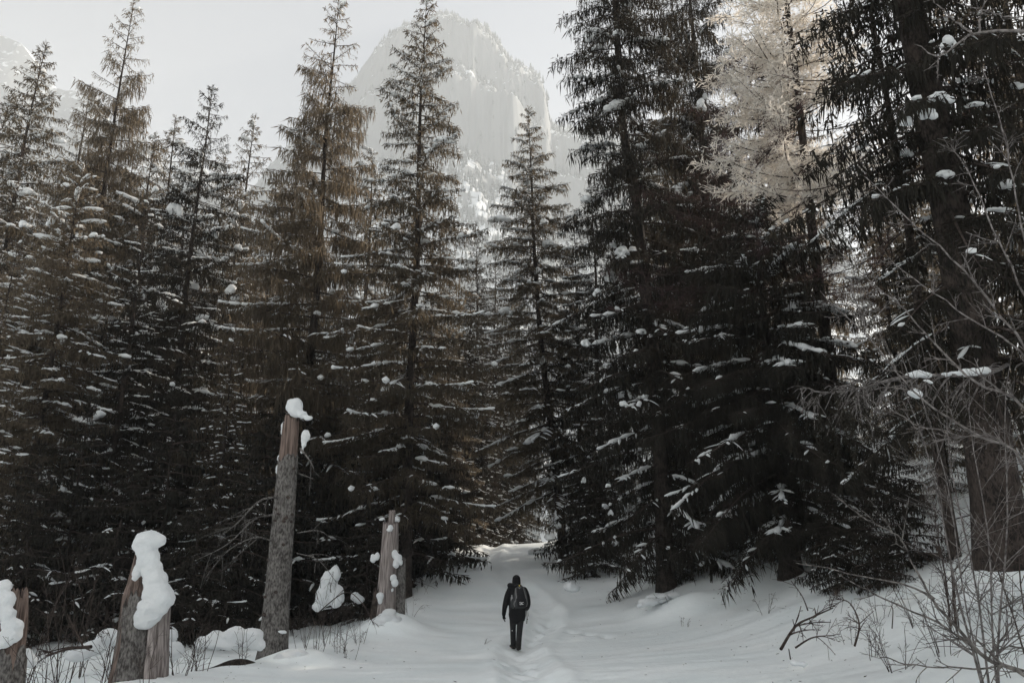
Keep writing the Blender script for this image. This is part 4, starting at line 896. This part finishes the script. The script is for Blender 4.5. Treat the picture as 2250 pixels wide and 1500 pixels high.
for (c, a, z) in (((-.098, .19), .35, .055), ((.038, -.03), -.12, .035)):
    p = lambda dx, dy, dz: (c[0]-math.sin(a)*dy+math.cos(a)*dx, c[1]+math.cos(a)*dy+math.sin(a)*dx, z+dz)
    fused("boot", [('t', [p(0, -.09, 0), p(0, .0, .0), p(0, .12, -.005), p(0, .15, -.005)], [.052, .05, .052, .04]), ('t', [p(0, -.06, .02), p(0, -.06, .13)], [.058, .060])], M['boot'], W, .012, 2)
fused("hat", [('t', [(-.012, .02, 1.60), (-.012, .02, 1.66), (-.012, .02, 1.72)], [.108, .104, .098]), ('e', (-.012, .02, 1.735), (.096, .10, .06)), ('e', (-.085, -.01, 1.745), (.02, .02, .024))], M['hat'], W, .012, 3)
H = np.array([-.318, .075, .80])
fg = [('t', [H+[0, -.0, .03], H+[.004, .005, -.05]], [.036, .036], 1.2)]
for k, (dy, l) in enumerate(((-.032, .060), (-.011, .075), (.011, .078), (.031, .066))):
    fg.append(('t', [H+[.005, dy, -.06], H+[.014, dy*1.05, -.06-l*.55], H+[.032, dy, -.06-l]], [.0125, .0115, .0095]))
fg.append(('t', [H+[.015, .03, -.01], H+[.035, .055, -.045], H+[.042, .06, -.075]], [.013, .012, .010]))
fused("glove", fg, M['hat'], W, .006, 2)
H2 = np.array([.20, .27, .955]); fg = [('t', [H2+[0, -.04, .0], H2+[-.005, .04, .0]], [.036, .036])]
for k, dz in enumerate((-.031, -.01, .011, .031)): fg.append(('t', [H2+[-.01, .05, dz], H2+[-.03, .085, dz], H2+[-.055, .09, dz]], [.0125, .0115, .0095]))
fg.append(('t', [H2+[-.02, .0, .025], H2+[-.045, .03, .04], H2+[-.055, .055, .035]], [.013, .012, .010])); fused("glove", fg, M['hat'], W, .006, 2)
V, F = ico(2); link("reflective_mark", tri_mesh("reflective_mark", (lambda q: (q.add(V*[.011, .006, .016]+[-.115, .0, .455], F), q)[1])(Bag()), M['white_print']), W)

# the backpack it carries
BK = thing("backpack", (PX, PY, PZ), "grey and black hiking backpack with white logo on the walker's back", "backpack")
XC = .078
def hw(z): return np.interp(z, [.99, 1.04, 1.12, 1.25, 1.40, 1.48, 1.53, 1.545], [.10, .16, .185, .175, .145, .115, .07, .02])
def ys(x, z): return -.10-np.interp(z, [.99, 1.05, 1.2, 1.4, 1.5, 1.545], [.08, .20, .235, .20, .14, .06])*np.clip(1-np.abs((x-XC)/(hw(z)+1e-6))**2.6, 0, 1)**.5
zz = np.linspace(.99, 1.545, 34); uu = np.linspace(-1, 1, 33); XX = XC+hw(zz)[:, None]*uu[None]; ZZ = np.broadcast_to(zz[:, None], XX.shape)
YY = ys(XX, ZZ); Vp = np.stack([XX, YY, ZZ], -1).reshape(-1, 3); n = 33
i = np.arange(33)[:, None]*n; j = np.arange(32)[None]; Fp = np.stack([i+j, i+j+1, i+n+j+1, i+n+j], -1).reshape(-1, 4)
bb = Bag(); bb.add(Vp, Fp); Vb = Vp.copy(); Vb[:, 1] = -.085; bb.add(Vb, Fp[:, ::-1])
e = np.concatenate([np.arange(0, n), np.arange(2*n-1, 34*n, n), np.arange(34*n-2, 33*n-1, -1), np.arange(32*n, 0, -n)])
bb.add(np.concatenate([Vp[e], Vb[e]]), np.stack([np.arange(len(e)), (np.arange(len(e))+1) % len(e), (np.arange(len(e))+1) % len(e)+len(e), np.arange(len(e))+len(e)], 1))
bb.build("shell", M['pack'], BK)
def patch(name, rows, mat, off=.008, parent=BK):
    """rows: (z, x0, x1) bounds of a panel that follows the pack's rounded back"""
    rows = np.array(rows); z = np.linspace(rows[0, 0], rows[-1, 0], 24); a = np.interp(z, rows[:, 0], rows[:, 1]); b_ = np.interp(z, rows[:, 0], rows[:, 2])
    u = np.linspace(0, 1, 9); X = a[:, None]+(b_-a)[:, None]*u; Z = np.broadcast_to(z[:, None], X.shape); Y = ys(X, Z)-off
    V = np.stack([X, Y, Z], -1).reshape(-1, 3); i = np.arange(23)[:, None]*9; j = np.arange(8)[None]
    o = link(name, mesh_from(name, V, np.stack([i+j, i+j+1, i+10+j, i+9+j], -1).reshape(-1, 4), mat, True), parent)
    m = o.modifiers.new('thick', 'SOLIDIFY'); m.thickness = .006
    return o
zx = lambda v: (v-470)/715.6
zzv = lambda v: (1405-v)/715.6
patch("front_panel", [(zzv(520), zx(470), zx(622)), (zzv(470), zx(468), zx(612)), (zzv(400), zx(462), zx(590)), (zzv(340), zx(462), zx(572))], M['pack_dark'])
LP = patch("lower_pocket", [(zzv(665), zx(485), zx(610)), (zzv(600), zx(465), zx(640)), (zzv(520), zx(455), zx(625))], M['pack_dark'], .016)
for nm, rows in (("side_strip", [(zzv(540), zx(440), zx(468)), (zzv(490), zx(448), zx(472)), (zzv(420), zx(436), zx(458)), (zzv(335), zx(436), zx(452))]), ("side_strip", [(zzv(540), zx(624), zx(642)), (zzv(490), zx(612), zx(632)), (zzv(420), zx(596), zx(612)), (zzv(335), zx(576), zx(588))]),
                 ("side_strip", [(zzv(665), zx(425), zx(440)), (zzv(620), zx(405), zx(424)), (zzv(570), zx(420), zx(446)), (zzv(545), zx(438), zx(456))]), ("side_strip", [(zzv(665), zx(630), zx(642)), (zzv(610), zx(642), zx(654)), (zzv(545), zx(630), zx(640))]),
                 ("top_chevron", [(zzv(352), zx(510), zx(518)), (zzv(325), zx(488), zx(538))])):
    patch(nm, rows, M['pack_light'], .010)
# the logo: two strokes of white
for nm, pts in (("logo_stroke", [(512, 596), (520, 586), (536, 584), (548, 594), (562, 588), (584, 584)]), ("logo_stroke", [(548, 594), (536, 606), (522, 616), (520, 626), (552, 620), (580, 618)]), ("logo_stroke", [(532, 604), (552, 608), (570, 612)])):
    P = smooth_line([(zx(a), ys(zx(a), zzv(b_))-.025, zzv(b_)) for a, b_ in pts], 14); bq = Bag(); bq.add(*tube(P, .0048, 6)); bq.build(nm, M['white_print'], LP)
def strap(name, pts, r, mat, flat=.4):
    bq = Bag(); bq.add(*tube(smooth_line(pts, 14), r, 6, flat)); return bq.build(name, mat, BK)
TH = strap("top_handle", [(zx(425), -.14, zzv(300)), (zx(460), -.17, zzv(284)), (zx(520), -.17, zzv(284)), (zx(550), -.14, zzv(300))], .009, M['pack'], 1)
strap("shoulder_strap", [(.0, -.10, 1.50), (-.07, .02, 1.525), (-.10, .13, 1.40), (-.11, .14, 1.2), (-.10, -.05, 1.06)], .02, M['pack_dark'])
strap("shoulder_strap", [(.12, -.10, 1.50), (.13, .02, 1.525), (.13, .13, 1.40), (.14, .14, 1.2), (.16, -.05, 1.06)], .02, M['pack_dark'])
strap("hanging_strap", [(zx(372), -.14, zzv(570)), (zx(360), -.15, zzv(640)), (zx(345), -.16, zzv(720)), (zx(330), -.15, zzv(800))], .009, M['pack'], 1)
HS = strap("hanging_strap", [(zx(630), -.15, zzv(690)), (zx(636), -.16, zzv(770)), (zx(642), -.16, zzv(850)), (zx(636), -.16, zzv(955))], .010, M['pack'], 1)
strap("hanging_strap", [(zx(652), -.13, zzv(690)), (zx(660), -.13, zzv(770)), (zx(668), -.13, zzv(830))], .006, M['pack'], 1)
fused("buckle", [('e', (zx(645), -.165, zzv(880)), (.018, .010, .018))], M['pack_dark'], HS, .006, 1)
fused("buckle", [('e', (zx(450), -.22, zzv(690)), (.016, .012, .024))], M['pack'], BK, .006, 1)
fused("side_pocket", [('t', [(zx(402), -.15, zzv(670)), (zx(398), -.16, zzv(600)), (zx(398), -.15, zzv(545))], [.045, .05, .042])], M['pack'], BK, .012, 2)
fused("tag", [('e', (zx(513), -.185, zzv(297)), (.018, .008, .020))], M['yellow'], TH, .005, 1)
BT = thing("water_bottle", (PX, PY, PZ), "small grey bottle tucked in the backpack's side pocket", "bottle")
fused("flask", [('t', [(zx(384), -.15, zzv(590)), (zx(382), -.15, zzv(510))], [.030, .028])], M['bottle'], BT, .008, 1); fused("cap", [('t', [(zx(382), -.15, zzv(492)), (zx(382), -.15, zzv(468))], [.015, .015])], M['bottle'], BT, .006, 1)

for o in (W, BK, BT): o.scale = (PS*1.06, PS, PS)

# ------------------------------------------------------------------ haze
def haze():
    V = np.array([[x, y, z] for x in (-3700, 3700) for y in (-3700, 3700) for z in (-8, 1640)], float)
    F = [[0, 1, 3, 2], [4, 6, 7, 5], [0, 4, 5, 1], [2, 3, 7, 6], [0, 2, 6, 4], [1, 5, 7, 3]]
    m = bpy.data.materials.new('winter_haze'); m.use_nodes = True; N = m.node_tree.nodes; N.remove(N["Principled BSDF"])
    v = N.new("ShaderNodeVolumePrincipled"); v.inputs["Color"].default_value = (.93, .97, 1.0, 1)
    v.inputs["Density"].default_value = HAZE_DENSITY; v.inputs["Anisotropy"].default_value = .0
    m.node_tree.links.new(v.outputs[0], N["Material Output"].inputs["Volume"])
    o = link("haze", mesh_from("haze", V, F, m)); tag(o, "bright winter haze filling the valley air", "haze", kind="stuff")
haze()
